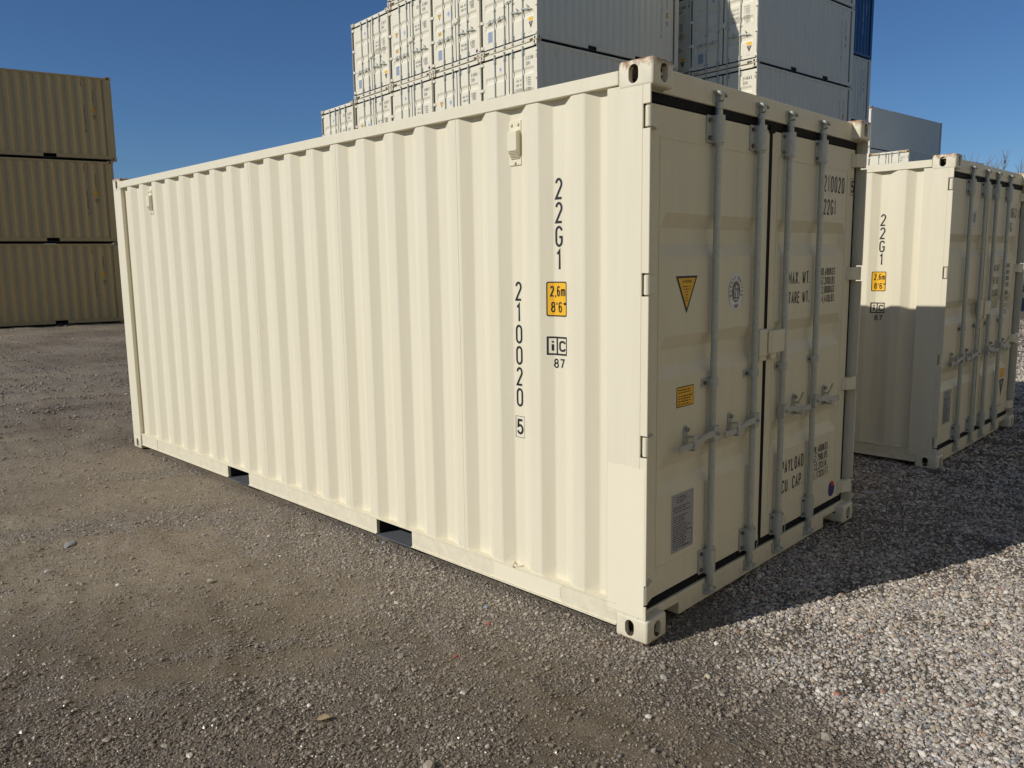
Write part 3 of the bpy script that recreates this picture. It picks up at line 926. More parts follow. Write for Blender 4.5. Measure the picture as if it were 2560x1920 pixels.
def seal(cx, cz, s=1.0, dark='sealdark'):
    rx, rz = .073 * s, .094 * s
    ell = lambda k, n=28: [(cx + rx * k * math.cos(2 * math.pi * q / n), cz + rz * k * math.sin(2 * math.pi * q / n)) for q in range(n)]
    ring = ribbon(ell(1.0) + ['c'], .004 * s)
    band = ribbon(ell(.80) + ['c'], .030 * s)
    inner = poly2d(ell(.56))
    letters = []
    def around(txt, a0, a1, flip=False):
        for i, c in enumerate(txt):
            a = a0 + (a1 - a0) * i / max(1, len(txt) - 1)
            px, pz = cx + rx * .80 * math.cos(R(a)), cz + rz * .80 * math.sin(R(a))
            rot = R(a + 90) if flip else R(a - 90)
            for qd in glyph(c, -.0055 * s, -.008 * s, .011 * s, .016 * s, .003 * s):
                letters.append(tuple(Vector((px + p[0] * math.cos(rot) - p[1] * math.sin(rot), pz + p[0] * math.sin(rot) + p[1] * math.cos(rot))) for p in qd))
    around('BUREAU', 195, 105); around('VERITAS', 75, -15); around('1828', 252, 288, True)
    fig = []
    rr = random.Random(3)
    fig += ribbon([(cx - .004 * s, cz + .034 * s), (cx + .004 * s, cz + .018 * s), (cx - .002 * s, cz), (cx + .006 * s, cz - .03 * s)], .012 * s)
    fig += ribbon([(cx, cz + .014 * s), (cx + .020 * s, cz + .026 * s)], .006 * s) + ribbon([(cx, cz + .010 * s), (cx - .022 * s, cz - .004 * s)], .006 * s)
    fig += ribbon([(cx - .020 * s, cz + .026 * s), (cx - .014 * s, cz - .030 * s)], .006 * s) + ribbon([(cx + .018 * s, cz + .004 * s), (cx + .022 * s, cz - .028 * s)], .007 * s)
    fig += ribbon([(cx - .02 * s, cz - .040 * s), (cx + .022 * s, cz - .040 * s)], .006 * s)
    return [(ring + band, M['decalwhite']), (inner, M[dark]), (letters, M[dark]), (fig, M['decalwhite'])]

WT = ['30,480KGS', '67,200LBS', '2,000KGS', '4,410LBS']
PL = ['28,480KGS', '62,790LBS', '33.2CU.M.', '1,173CU.FT.']
def door_marks(c, kind, number, check, far=False, prefix='', ink='ink'):
    dl, dr = sub(c, 'door', 0), sub(c, 'door', 1)
    k = kind + ('f' if far else '') + ink
    I = M[ink]
    sd_ = 'sealblue' if far else 'sealdark'
    tx = lambda s, xr, z, h: text2d(s, xr, z, h, w=.42, t=(.17 if far else .12), gap=.14, align='r')
    if kind == 'A':
        tri = [(.308, 1.676), (.404, 1.500), (.497, 1.676)]
        inn = [(.326, 1.666), (.404, 1.524), (.480, 1.666)]
        lt = text2d('ATTENTION', .4025, 1.643, .015, align='c')
        for i, (z, w) in enumerate(((1.628, .075), (1.616, .064), (1.603, .034), (1.590, .026), (1.576, .03), (1.562, .022))):
            lt += lines2d(.4025 - w / 2, .4025 + w / 2, z, 1, .01, .004, 40 + i, .9)
        put('warning_sticker', 'tri', [(poly2d(tri), M['ink']), (poly2d(inn), M['yellow']), (lt, M['ink'])], 'door', dl)
        put('inspection_seal', 'sealA' + sd_, seal(.877, 1.585, 1.0, sd_), 'door', dl)
        yl = []
        for i, z in enumerate((1.138, 1.126, 1.108, 1.096, 1.083, 1.069)): yl += lines2d(.342, .47, z, 1, .01, .005, 60 + i, .7)
        put('notice_sticker', 'yrect', [(rect2d(.329, .481, 1.053, 1.152), M['ink']), (rect2d(.333, .477, 1.057, 1.148), M['yellow']), (yl, M['ink'])], 'door', dl)
    else:
        put('inspection_seal', 'sealB' + sd_, seal(.842, 2.105, .85, sd_), 'door', dl)
    pl = []
    for i in range(22):
        if i in (3, 7): continue
        pl += lines2d(.314 + (.03 if i < 3 else 0), .486 - (.03 if i < 3 else 0), .612 - i * .012, 1, .01, .005, 80 + i, .55)
    pl += frame2d(.40, .485, .352, .43, .003)
    put('data_plate', 'plate' + ('f' if far else ''), [(rect2d(.300, .498, .336, .628), M['blueink' if far else 'plate']), (pl, M['inkf' if not far else 'blueink'])], 'door', dl)
    # right door
    t = []
    if kind == 'A':
        t += tx('MAX. WT.', 1.772, 1.601, .074) + tx('TARE WT.', 1.772, 1.489, .069)
        put('lettering', 'wtA' + ink, [(t, I)], 'door', dr)
        t = []
        for i, s in enumerate(WT): t += tx(s, 2.137, 1.642 - .055 * i, .047)
        put('lettering', 'wtA2' + ink, [(t, I)], 'door', dr)
        put('lettering', 'wtA3' + ink, [(tx('PAYLOAD', 1.776, .487, .080) + tx('CU. CAP.', 1.776, .370, .080), I)], 'door', dr)
        t = []
        for i, s in enumerate(PL): t += tx(s, 2.140 if i < 3 else 2.172, .527 - .056 * i, .048)
        put('lettering', 'wtA4' + ink, [(t, I)], 'door', dr)
        cx, cz = 2.228, .241
        e = lambda r, a0, a1, n=20: [(cx + r * math.cos(R(a0 + (a1 - a0) * q / n)), cz + 1.04 * r * math.sin(R(a0 + (a1 - a0) * q / n))) for q in range(n + 1)]
        put('round_sticker', 'dot', [(poly2d(e(.050, 0, 360)[:-1]), M['purple']), (poly2d([(cx + .003, cz + .018)] + e(.049, 18, 105, 8)), M['red'])], 'door', dr)
    else:
        for i, s in enumerate(('MAX WT', 'TARE WT', 'PAYLOAD', 'CU CAP')): t += tx(s, 1.745, 1.625 - .118 * i, .066)
        put('lettering', 'wtB1' + ink, [(t, I)], 'door', dr)
        t = []
        for i, s in enumerate(WT + PL): t += tx(s.replace(',', ' '), 2.13 if i < 7 else 2.16, 1.655 - .062 * i - (.10 if i > 3 else 0) * .2, .044)
        put('lettering', 'wtB' + ink, [(t, I)], 'door', dr)
        put('notice_sticker', 'yrectB', [(rect2d(2.045, 2.215, .545, .640), M['yellow'])], 'door', dr)
        tl = text2d('T', 2.132, .435, .05, w=.7, t=.2, align='c') + lines2d(2.10, 2.165, .505, 2, .018, .008, 5, .9)
        put('warning_sticker', 'triB', [(poly2d([(2.045, .525), (2.132, .345), (2.218, .525)]), M['maroon']), (tl, M['decalwhite'])], 'door', dr)
        put('lettering', 'pink', [(lines2d(2.04, 2.17, .262, 1, .01, .012, 9, .95), M['pink'])], 'door', dr)
    tk = .165 if far else .115
    n = text2d(number, 2.226, 2.142, .098, w=.40, t=tk, gap=.17, align='r') if number else []
    if prefix: put('lettering', 'pre' + prefix + ink, [(text2d(prefix, 1.79, 2.142, .098, w=.40, t=tk, gap=.145, align='r'), I)], 'door', dr)
    if number: put('lettering', 'type' + ink + str(far), [(text2d('22G1', 2.110, 2.007, .094, w=.40, t=tk, gap=.15, align='r'), I)], 'door', dr)
    if check: put('lettering', 'chk' + check + ink, [(glyph(check, 2.336, 2.153, .042, .078, .012) + frame2d(2.322, 2.385, 2.139, 2.245, .003), I)], 'door', dr)
    if n: put('lettering', 'num' + number + ink, [(n, I)], 'door', dr)

def side_marks(c, which, number, check, prefix='', ink='ink', dz=0.0):
    sp = sub(c, 'side_panel', 0 if which == 'left' else 1)
    I = M[ink]
    put('lettering', '22G1v' + ink, [(column2d('22G1', -.548, 2.144, .100, .1113, w=.46, t=.115), I)], which, sp)
    x0, x1 = -.6145, -.500
    tx = text2d('2,6m', -.5535, 1.585, .052, w=.36, t=.13, gap=.10, align='c') + text2d("8'6\"", -.548, 1.508, .052, w=.42, t=.13, gap=.12, align='c')
    put('height_sticker', 'h' + ink, [(rrect2d(x0, x1, 1.489, 1.657, .010), M['ink']), (rrect2d(x0 + .006, x1 - .006, 1.495, 1.651, .007), M['yellow']), (tx, M['ink'])], which, sp)
    ic = frame2d(x0, x1, 1.300, 1.391, .0085) + rect2d(-.5675, -.559, 1.3085, 1.3825)
    ic += glyph('i', -.600, 1.316, .026, .058, .011) + glyph('C', -.551, 1.318, .042, .054, .010)
    put('lettering', '87' + ink, [(text2d('87', -.550, 1.236, .047, w=.62, t=.15, gap=.16, align='c'), I)], which, sp)
    put('lettering', 'ic' + ink, [(ic, I)], which, sp)
    s = column2d(prefix + number, -.818, 1.656 + .1088 * len(prefix), .097, .1088, w=.46, t=.115)
    put('lettering', 'sn' + number + prefix + ink, [(s, I)], which, sp)
    put('lettering', 'sc' + check + ink, [(glyph(check, -.840, .868, .045, .082, .012) + frame2d(-.849, -.786, .852, .965, .0022), I)], which, sp)

# ------------------------------------------------------------------ the containers in view
main = container('big ivory container in the foreground, 210020 lettered down its sunlit ribbed side', (0, 0, 0), 0.0)
door_marks(main, 'A', '210020', '5')
side_marks(main, 'left', '210020', '5')

c2 = container('ivory container beside the front one, its side half sunlit and half in shadow', (4.243, -0.012, -0.035), R(-1.1))
door_marks(c2, 'B', '210613', '0', ink='inkf')
side_marks(c2, 'left', '210613', '0')

# left stack, side on, in its own shade
LY = R(90 - 13.0)
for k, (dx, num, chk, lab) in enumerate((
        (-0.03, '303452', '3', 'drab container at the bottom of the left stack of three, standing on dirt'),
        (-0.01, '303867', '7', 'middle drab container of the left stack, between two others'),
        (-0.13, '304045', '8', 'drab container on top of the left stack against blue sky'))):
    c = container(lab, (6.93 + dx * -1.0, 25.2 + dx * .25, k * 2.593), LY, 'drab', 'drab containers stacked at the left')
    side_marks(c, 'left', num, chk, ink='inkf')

# tall stack behind, doors to the sun
def stack_loc(p0, yaw, colm, extra, tier, z0, along=0.0):
    u = Vector((-math.sin(yaw), math.cos(yaw)))          # across the doors, away from the camera
    v = Vector((math.cos(yaw), math.sin(yaw)))
    p = Vector(p0) + u * (W + colm * 2.45 + extra) + v * along
    return (p.x, p.y, z0 + tier * 2.592)
Y1 = R(-5.5); Z1 = -0.116; P1 = (13.56, 12.78)
GR = 'white containers of the tall stack behind'
S1 = {
  (0, 2): ('B', '213356', '5', '', 'white container with 213356 on sunlit doors, second tier of the tall stack'),
  (0, 3): ('B', '213352', '2', '', 'white container with dark triangle sticker, resting on the one lettered 213356'),
  (1, 2): ('A', '212855', '3', '', 'white container with yellow triangle half hidden by the front rail, code 212855'),
  (1, 3): ('A', '212904', '6', '', 'white container with yellow triangle and purple dot, resting on 212855'),
  (2, 2): ('B', '210047', '4', '', 'white container lettered 210047, under the one marked CEIU 212862'),
  (2, 3): ('A', '212862', '', 'CEIU', 'white container lettered CEIU 212862, directly above the one lettered 210047'),
  (3, 2): ('A', '212837', '1', 'CEIU', 'white container lettered 212837, below the one with 213577'),
  (3, 3): ('B', '213577', '', '', 'white container lettered 213577 at the upper left corner of the tall stack'),
  (4, 2): ('B', '213222', '', 'CEIU', 'lowest white container at the left end of the tall stack, sky above it'),
}
jit = random.Random(21)
for (cl, tr), (kind, num, chk, pre, lab) in S1.items():
    loc = stack_loc(P1, Y1, cl, .10 if cl == 4 else 0.0, tr, Z1, jit.uniform(-.015, .015))
    c = container(lab, loc, R(-90) + Y1, 'white', GR)
    door_marks(c, kind, num, chk, far=True, prefix=pre, ink='inkf')
    if (cl, tr) == (0, 3): side_marks(c, 'right', '213352', '2', 'CEIU', ink='inkf')
c = container('white container at the very top of the tall stack, only its lower edge in view', stack_loc(P1, Y1, 2, 0, 4, Z1), R(-90) + Y1, 'white', GR)

Y2 = R(-4.75); Z2 = -0.216; P2 = (19.98, 9.73)
GR2 = 'white containers of the shaded stack'
c = container('white container lettered 214653, doors mostly in shade, next stack to the right', stack_loc(P2, Y2, 0, 0, 2, Z2), R(-90) + Y2, 'white', GR2)
door_marks(c, 'B', '214653', '6', far=True, ink='inkf'); side_marks(c, 'right', '214653', '6', 'CEIU', ink='inkf')
c = container('white container with a curved shadow across its doors, resting on 214653', stack_loc(P2, Y2, 0, .02, 3, Z2), R(-90) + Y2, 'white', GR2)
door_marks(c, 'B', '214511', '2', far=True, ink='inkf'); side_marks(c, 'right', '214511', '2', 'CEIU', ink='inkf')
container('white container above the curved shadow, only a strip of its base rail in view', stack_loc(P2, Y2, 0, .03, 4, Z2), R(-90) + Y2, 'white', GR2)
c = container('white container whose dark shaded doors fill the gap between the two tall stacks', stack_loc(P2, Y2, 1, .0, 3, Z2), R(-90) + Y2, 'white', GR2)
door_marks(c, 'B', '212203', '8', far=True, ink='inkf')
Z3 = -0.39
P3 = (26.95, 11.68)
c = container('grey white container directly under the blue one, at the far end of the tall row', stack_loc(P3, Y2, 0, 0, 3, Z3), R(-90) + Y2, 'white', GR2)
side_marks(c, 'right', '214780', '3', 'CEIU', ink='inkf')
c = container('blue container high at the right end of the tall row', stack_loc(P3, Y2, 0, 0, 4, Z3), R(-90) + Y2, 'blue', None)
sp = sub(c, 'side_panel', 1)
put('lettering', 'bluecol', [(column2d('22G1', -.548, 2.144, .100, .1113) + column2d('CEIU3071458', -.818, 2.1, .097, .1088), M['decalwhite'])], 'right', sp)

# far, on the right: two long high containers on top of others
f1 = container('long grey container high up behind the small striped one at right', (0, 0, 0), 0, 'grey', 'long containers far behind', proto40)
def place_top(c, p, yaw, ztop, H=2.896):
    u = Vector((-math.sin(yaw), math.cos(yaw))) * W
    c.location = (p[0] + u.x, p[1] + u.y, ztop - H); c.rotation_euler = (0, 0, R(-90) + yaw)
place_top(f1, (56.3, 19.54), R(-5.4), 12.25)
f2 = container('white container with yellow and black striped top corners, just above the second ivory one', (0, 0, 0), 0, 'white', 'long containers far behind', proto40)
place_top(f2, (48.81, 14.52), R(-4.9), 8.08)
hd = sub(f2, 'header_beam', 0)
strp = []
stk = []
for x0 in (.17, W - .17 - .52):
    strp += rect2d(x0, x0 + .52, 2.80, 2.85)
    for k in range(6):
        x = x0 + .02 + k * .085
        stk += [tuple(Vector(p) for p in ((x, 2.801), (x + .04, 2.801), (x + .06, 2.849), (x + .02, 2.849)))]
o = put('stripe_marking', 'f2s', [(strp, M['yellow']), (stk, M['ink'])], 'door', hd); o.location.y = -.0155
dr = sub(f2, 'door', 1)
put('lettering', 'f2n', [(text2d('300717', 2.20, 2.40, .098, w=.40, t=.115, gap=.145, align='r') + text2d('45G1', 2.06, 2.25, .094, w=.40, t=.115, gap=.15, align='r') + frame2d(2.32, 2.385, 2.39, 2.50, .004) + glyph('0', 2.336, 2.405, .04, .078, .012), M['inkf']),
   (frame2d(1.93, 2.395, 2.08, 2.56, .004), M['inkf'])], 'door', dr)

def remove_tree(o):
    for c_ in list(o.children): remove_tree(c_)
    bpy.data.objects.remove(o)
remove_tree(proto40)

# ------------------------------------------------------------------ containers that only carry or shade the ones in view: one mesh each
def plain_mesh(L, H, colour):
    b = MB()
    b.box(.012, W - .012, .07, L - .03, .15, H - .03)
    for x0, x1 in ((0, .162), (W - .162, W)):
        for y0, y1 in ((0, .178), (L - .178, L)):
            b.box(x0, x1, y0, y1, 0, .118); b.box(x0, x1, y0, y1, H - .118, H)
            b.box(x0 + .002, x1 - .002, y0 + .012, y1 - .003, .118, H - .118)
    for x0, x1 in ((0, .06), (W - .06, W)):
        b.box(x0, x1, .178, L - .178, .05, .15); b.box(x0, x1, .178, L - .178, H - .094, H - .034)
    b.box(.162, W - .162, .05, .13, .02, .13); b.box(.162, W - .162, .05, .13, H - .12, H - .02)
    ys = [.2] + brk(.2, L - .2) + [L - .2]
    for y0, y1 in zip(ys, ys[1:]):
        for sgn in (0, 1):
            f = [(.006 + depth(y1) - .0, y1, .152), (.006 + depth(y0), y0, .152), (.006 + depth(y0), y0, H - .096), (.006 + depth(y1), y1, H - .096)]
            if sgn: f = [(W - x, L - y, z) for x, y, z in f]
            b.face(f)
    b.v = [((x if not (.0119 < x < .0121 or W - .0121 < x < W - .0119) else (.05 if x < 1 else W - .05)), y, z) for x, y, z in b.v]
    return b.mesh('shipping_container', M[colour], fix=False)
PM20 = plain_mesh(6.058, 2.591, 'white'); PM40 = plain_mesh(12.192, 2.896, 'white'); PM40s = plain_mesh(12.192, 2.591, 'grey')
def plain(me, loc, rz, label, group):
    o = part('shipping_container', me)
    o.location = loc; o.rotation_euler = (0, 0, rz)
    tag(o, label, 'shipping container', group)
for cl in range(5):
    for tr in (0, 1):
        plain(PM20, stack_loc(P1, Y1, cl, .10 if cl == 4 else 0.0, tr, Z1), R(-90) + Y1, 'white container in the hidden lower tiers of the tall stack, behind the front container', 'hidden lower tiers of the tall stack')
for cl in (0, 1):
    plain(PM20, stack_loc(P1, Y1, cl, 0.0, 4, Z1, 0.0), R(-90) + Y1, 'white container on top of the tall stack above the frame, casting the curved shadow', 'topmost containers of the tall stack')
for tr in (0, 1):
    plain(PM20, stack_loc(P2, Y2, 0, 0, tr, Z2), R(-90) + Y2, 'white container in the hidden lower tiers of the shaded stack', 'hidden lower tiers of the shaded stack')
for tr in (0, 1, 2):
    plain(PM20, stack_loc(P2, Y2, 1, 0, tr, Z2), R(-90) + Y2, 'white container in the hidden lower tiers of the shaded stack', 'hidden lower tiers of the shaded stack')
    plain(PM20, stack_loc(P3, Y2, 0, 0, tr, Z3), R(-90) + Y2, 'white container in the hidden lower tiers below the blue one', 'hidden lower tiers below the blue container')
def plain_under(p, yaw, ztop, me):
    u = Vector((-math.sin(yaw), math.cos(yaw))) * W
    plain(me, (p[0] + u.x, p[1] + u.y, ztop), R(-90) + yaw, 'long container hidden under the ones that show at right', 'hidden long containers')
for k in range(2): plain_under((48.81, 14.52), R(-4.9), 8.08 - 2.896 * (k + 2), PM40)
for k in range(4): plain_under((56.3, 19.54), R(-5.4), 12.25 - 2.896 - 2.591 * (k + 1), PM40s)

# row added behind the camera: hides low sky, bounces warm light onto doors
PM40i = plain_mesh(12.192, 2.591, 'paint')
for k in range(4):
    for tr in range(4):
        plain(PM40i, (-20.0 + 12.4 * k, -8.2, tr * 2.592), R(-90), 'long ivory container added unseen behind the photographer to bounce warm light', 'added bounce row behind the photographer')

# ------------------------------------------------------------------ touch-up paint on the near container
def ragged(y0, y1, z0, z1, seed, n=14, amp=.02, sides='tblr'):
    rr = random.Random(seed); P = []
    for k in range(n + 1): P.append((y0 + (y1 - y0) * k / n, z0 + (rr.uniform(0, amp) if 'b' in sides else 0)))
    m = max(2, n // 3)
    for k in range(1, m): P.append((y1 - (rr.uniform(0, amp) if 'r' in sides else 0), z0 + (z1 - z0) * k / m))
    for k in range(n + 1): P.append((y1 + (y0 - y1) * k / n, z1 - (rr.uniform(0, amp) if 't' in sides else 0)))
    for k in range(1, m): P.append((y0 + (rr.uniform(0, amp) if 'l' in sides else 0), z1 + (z0 - z1) * k / m))
    return P
b = MB(); b.face([(.0012, y, z) for y, z in reversed(ragged(.022, .226, .125, .835, 3, amp=.012, sides='t'))])
part('paint_patch', b.mesh('paint_patch', M['patch'], fix=False), sub(main, 'corner_post', 0), 'fresh brighter touch-up paint on lower post')
b = MB(); b.face([(.0068, y, z) for y, z in reversed(ragged(.50, 1.02, .054, .149, 5, amp=.03, sides='lr'))])
part('paint_patch', b.mesh('paint_patch', M['patch'], fix=False), sub(main, 'bottom_rail', 0), 'fresh brighter touch-up paint on bottom rail')
b = MB(); b.tube((-.004, .836, .156), (-.012, .836, .166), .004, n=6); b.tube((-.012, .836, .166), (-.006, .826, .190), .004, n=6); b.tube((-.006, .826, .190), (.004, .818, .172), .004, n=6)
part('lashing_hook', b.mesh('lashing_hook', M['paint'], smooth=True), sub(main, 'bottom_rail', 0))

# wire seals twisted round the rods of the near container
for (di, rx, z) in ((0, RODS[1], .30), (1, W - RODS[1], .30)):
    b = MB(); P = []
    for k in range(22):
        a = k * .75; P.append((rx + .030 * math.cos(a), .040 + .030 * math.sin(a) * .8 - .006, z - .0012 * k * (1 + .5 * math.sin(k))))
    P += [(rx + .034, .012, z - .05), (rx + .037, .012, z - .09), (rx + .032, .014, z - .13)]
    for a, c_ in zip(P, P[1:]): b.tube(a, c_, .0022, n=5, caps=False)
    part('wire_seal', b.mesh('wire_seal', M['steel'], smooth=True), sub(main, 'door', di))

# ------------------------------------------------------------------ bare trees beyond the yard
def bare_tree(loc, h, seed, label):
    rr = random.Random(seed)
    t = thing('bare_tree', label, 'tree', loc, 0, 'bare trees beyond the yard')
    tr = MB(); br = MB()
    def grow(mb, p, d, ln, r, lv):
        q = p
        for s in range(3):
            d = (d + Vector((rr.uniform(-.16, .16), rr.uniform(-.16, .16), rr.uniform(-.04, .12)))).normalized()
            q2 = q + d * (ln / 3)
            mb.tube(q, q2, r * (1 - s * .12), r * (1 - (s + 1) * .12), n=6 if lv < 2 else 4, caps=False)
            if lv >= 1 and lv < 4 and rr.random() < .6:
                a = Vector((rr.uniform(-1, 1), rr.uniform(-1, 1), rr.uniform(-.1, .8))).normalized()
                grow(br, q2, (d * .6 + a * .7).normalized(), ln * rr.uniform(.5, .72), r * .5, lv + 1)
            q = q2
        if lv < 4:
            for k in range(2 if lv else 3):
                a = Vector((rr.uniform(-1, 1), rr.uniform(-1, 1), rr.uniform(-.1, .7))).normalized()
                grow(br, q, (d * .9 + a * .6).normalized(), ln * rr.uniform(.6, .8), r * .58, lv + 1)
    grow(tr, Vector((0, 0, -.2)), Vector((0, 0, 1)), h * .36, h * .018, 0)
    top = max(v[2] for v in br.v); kz = h / top
    for q_ in (tr, br): q_.v = [(x_ * kz, y_ * kz, z_ * kz) for x_, y_, z_ in q_.v]
    part('trunk', tr.mesh('trunk', M['bark'], smooth=True, fix=False), t)
    part('crown', br.mesh('crown', M['bark'], smooth=True, fix=False), t)
for (x, y, h, s, lab) in ((84.6, 19.4, 11.6, 4, 'bare leafless tree with forked top rising above the second ivory container'),
                          (84.9, 17.6, 10.6, 9, 'low bushy bare tree to the right of the forked bare tree'),
                          (104.1, 25.6, 14.0, 15, 'faint bare tree farther off, just right of the long grey container')):
    gz = float(ground_z(x, y)); bare_tree((x, y, gz), h - gz, s, lab)

# ------------------------------------------------------------------ gravel and single stones
def pebble_mesh(name, seed, flat=.62, sub_=1, amp=.34):
    rr = random.Random(seed)
    bm = bmesh.new(); bmesh.ops.create_icosphere(bm, subdivisions=sub_, radius=1.0)
    k = [Vector((rr.uniform(-1, 1), rr.uniform(-1, 1), rr.uniform(-1, 1))).normalized() for _ in range(7)]
    w = [rr.uniform(-amp, amp) for _ in k]
    sx = rr.uniform(.75, 1.0); 
    for v in bm.verts:
        d = v.co.normalized(); f = 1 + sum(b_ * max(0, d.dot(a_)) ** 3 for a_, b_ in zip(k, w)) + rr.uniform(-.06, .06)
        v.co = Vector((d.x * f, d.y * f * sx, d.z * f * flat))
    me = bpy.data.meshes.new(name); bm.to_mesh(me); bm.free()
    me.shade_smooth(); me.set_sharp_from_angle(angle=R(24))
    return me

def pebble_material():
    m, n, l, p = new_mat('river_gravel')
    p.inputs['Roughness'].default_value = 0.6
    oi = n.new('ShaderNodeObjectInfo')
    r = n.new('ShaderNodeValToRGB'); r.color_ramp.interpolation = 'CONSTANT'
    el = r.color_ramp.elements
    cs = [(.0, (0.244, 0.214, 0.183)), (.10, (0.355, 0.312, 0.263)), (.24, (0.465, 0.411, 0.345)), (.40, (0.554, 0.488, 0.404)), (.52, (0.422, 0.345, 0.259)), (.62, (0.621, 0.559, 0.474)),
          (.74, (0.322, 0.312, 0.307)), (.82, (0.510, 0.405, 0.280)), (.88, (0.732, 0.658, 0.549)), (.94, (0.366, 0.219, 0.156)), (.965, (0.200, 0.198, 0.200)), (.985, (0.738, 0.730, 0.647))]
    el[0].position = 0; el[0].color = cs[0][1] + (1,)
    el[1].position = cs[1][0]; el[1].color = cs[1][1] + (1,)
    for ps, c in cs[2:]:
        e = el.new(ps); e.color = c + (1,)
    l.new(oi.outputs['Random'], r.inputs['Fac'])
    tc = n.new('ShaderNodeTexCoord')
    nz = n.new('ShaderNodeTexNoise'); nz.inputs['Scale'].default_value = 1.6; nz.inputs['Detail'].default_value = 5
    l.new(tc.outputs['Object'], nz.inputs['Vector'])
    mx = n.new('ShaderNodeMixRGB'); mx.blend_type = 'OVERLAY'; mx.inputs['Fac'].default_value = .5
    l.new(r.outputs['Color'], mx.inputs['Color1']); l.new(nz.outputs['Fac'], mx.inputs['Color2'])
    at_ = n.new('ShaderNodeAttribute'); at_.attribute_type = 'INSTANCER'; at_.attribute_name = 'dirty'
    dm = n.new('ShaderNodeMixRGB'); dm.inputs['Color2'].default_value = (.275, .222, .158, 1)
    l.new(at_.outputs['Fac'], dm.inputs['Fac']); l.new(mx.outputs['Color'], dm.inputs['Color1'])
    wt_ = n.new('ShaderNodeAttribute'); wt_.attribute_type = 'INSTANCER'; wt_.attribute_name = 'wet'
    wm = n.new('ShaderNodeMixRGB'); wm.blend_type = 'MULTIPLY'; wm.inputs['Color2'].default_value = (.58, .55, .50, 1)
    l.new(wt_.outputs['Fac'], wm.inputs['Fac']); l.new(dm.outputs['Color'], wm.inputs['Color1'])
    l.new(wm.outputs['Color'], p.inputs['Base Color'])
    rw = n.new('ShaderNodeMapRange'); rw.inputs['To Min'].default_value = .6; rw.inputs['To Max'].default_value = .28
    l.new(wt_.outputs['Fac'], rw.inputs['Value']); l.new(rw.outputs['Result'], p.inputs['Roughness'])
    return m
PEB = pebble_material()

def scatter(n_cand):
    ang = rng.uniform(R(45 - 44), R(45 + 44), n_cand)          # azimuth from +y towards +x, a little wider than the view
    r = np.exp(rng.uniform(np.log(1.6), np.log(30.0), n_cand))  # density falls with the square of the distance
    x = -2.86 + r * np.sin(ang); y = -1.92 + r * np.cos(ang)
    return x, y, r
NC = 1200000
x, y, r = scatter(NC)
g = gravel_mask(x, y)
# per area, candidates are n/(r^2 * const); thin the nearest so that the spacing there stays natural
keep = rng.random(NC) < np.clip((r / 4.2) ** 2, 0.12, 1) * (0.34 + 0.66 * g)
inside = (x > 0.03) & (x < 2.40) & (y > 0.10) & (y < 6.03)
sprink = rng.random(NC) < 0.6 + .8 * (vn(x, y, 5, 31) - .5)
keep &= ~inside & sprink
x, y, r, g = x[keep], y[keep], r[keep], g[keep]
sz = np.exp(rng.normal(np.log(.0038), .45, len(x))) * (1 + .42 * g)
sz = np.clip(sz, .0020, .015) * np.clip((r / 6.0), 1, 2.2)
big = rng.random(len(x)) < .0016
sz[big] *= 1.9
z = ground_z(x, y) + sz * .18
pts = np.stack([x, y, z], 1).astype(np.float32)
pm = bpy.data.meshes.new('gravel')
pm.vertices.add(len(pts)); pm.vertices.foreach_set('co', pts.ravel())
def fattr(nm, v):
    a = pm.attributes.new(nm, 'FLOAT', 'POINT'); a.data.foreach_set('value', np.asarray(v, np.float32))
fattr('size', sz); fattr('rx', rng.uniform(-.5, .5, len(x))); fattr('ry', rng.uniform(-.5, .5, len(x))); fattr('rz', rng.uniform(0, 6.28, len(x)))
dirty = np.clip((1 - g) * 1.2 + rng.uniform(-.2, .2, len(x)), 0, .9); dirty[rng.random(len(x)) < .05] *= .2
fattr('dirty', dirty)
fattr('wet', np.clip(damp_mask(x, y) + rng.uniform(-.25, .25, len(x)), 0, 1) * (rng.random(len(x)) > .12))
gravel = part('gravel', pm)
gravel['kind'] = 'stuff'
NP = len(x)
hid = bpy.data.collections.new('pebble_shapes')
for k in range(7):
    me_ = pebble_mesh('pebble', 100 + k, flat=(.5, .62, .7, .55, .75, .6, .66)[k]); me_.materials.append(PEB)
    o = bpy.data.objects.new('pebble_shape', me_); hid.objects.link(o)
ng = bpy.data.node_groups.new('lay_gravel', 'GeometryNodeTree')
ng.interface.new_socket('Geometry', in_out='INPUT', socket_type='NodeSocketGeometry')
ng.interface.new_socket('Geometry', in_out='OUTPUT', socket_type='NodeSocketGeometry')
nn, nl = ng.nodes, ng.links
gi = nn.new('NodeGroupInput'); go = nn.new('NodeGroupOutput')
ip = nn.new('GeometryNodeInstanceOnPoints')
ci = nn.new('GeometryNodeCollectionInfo'); ci.inputs['Collection'].default_value = hid
ci.inputs['Separate Children'].default_value = True; ci.inputs['Reset Children'].default_value = True
def named(nm):
    a = nn.new('GeometryNodeInputNamedAttribute'); a.data_type = 'FLOAT'; a.inputs['Name'].default_value = nm; return a.outputs['Attribute']
cx_ = nn.new('ShaderNodeCombineXYZ')
nl.new(named('rx'), cx_.inputs[0]); nl.new(named('ry'), cx_.inputs[1]); nl.new(named('rz'), cx_.inputs[2])
ri = nn.new('FunctionNodeRandomValue'); ri.data_type = 'INT'
ri.inputs[4].default_value = 0; ri.inputs[5].default_value = 6
nl.new(gi.outputs[0], ip.inputs['Points']); nl.new(ci.outputs[0], ip.inputs['Instance'])
ip.inputs['Pick Instance'].default_value = True
nl.new(ri.outputs[2], ip.inputs['Instance Index'])
nl.new(cx_.outputs[0], ip.inputs['Rotation']); nl.new(named('size'), ip.inputs['Scale'])
nl.new(ip.outputs[0], go.inputs[0])
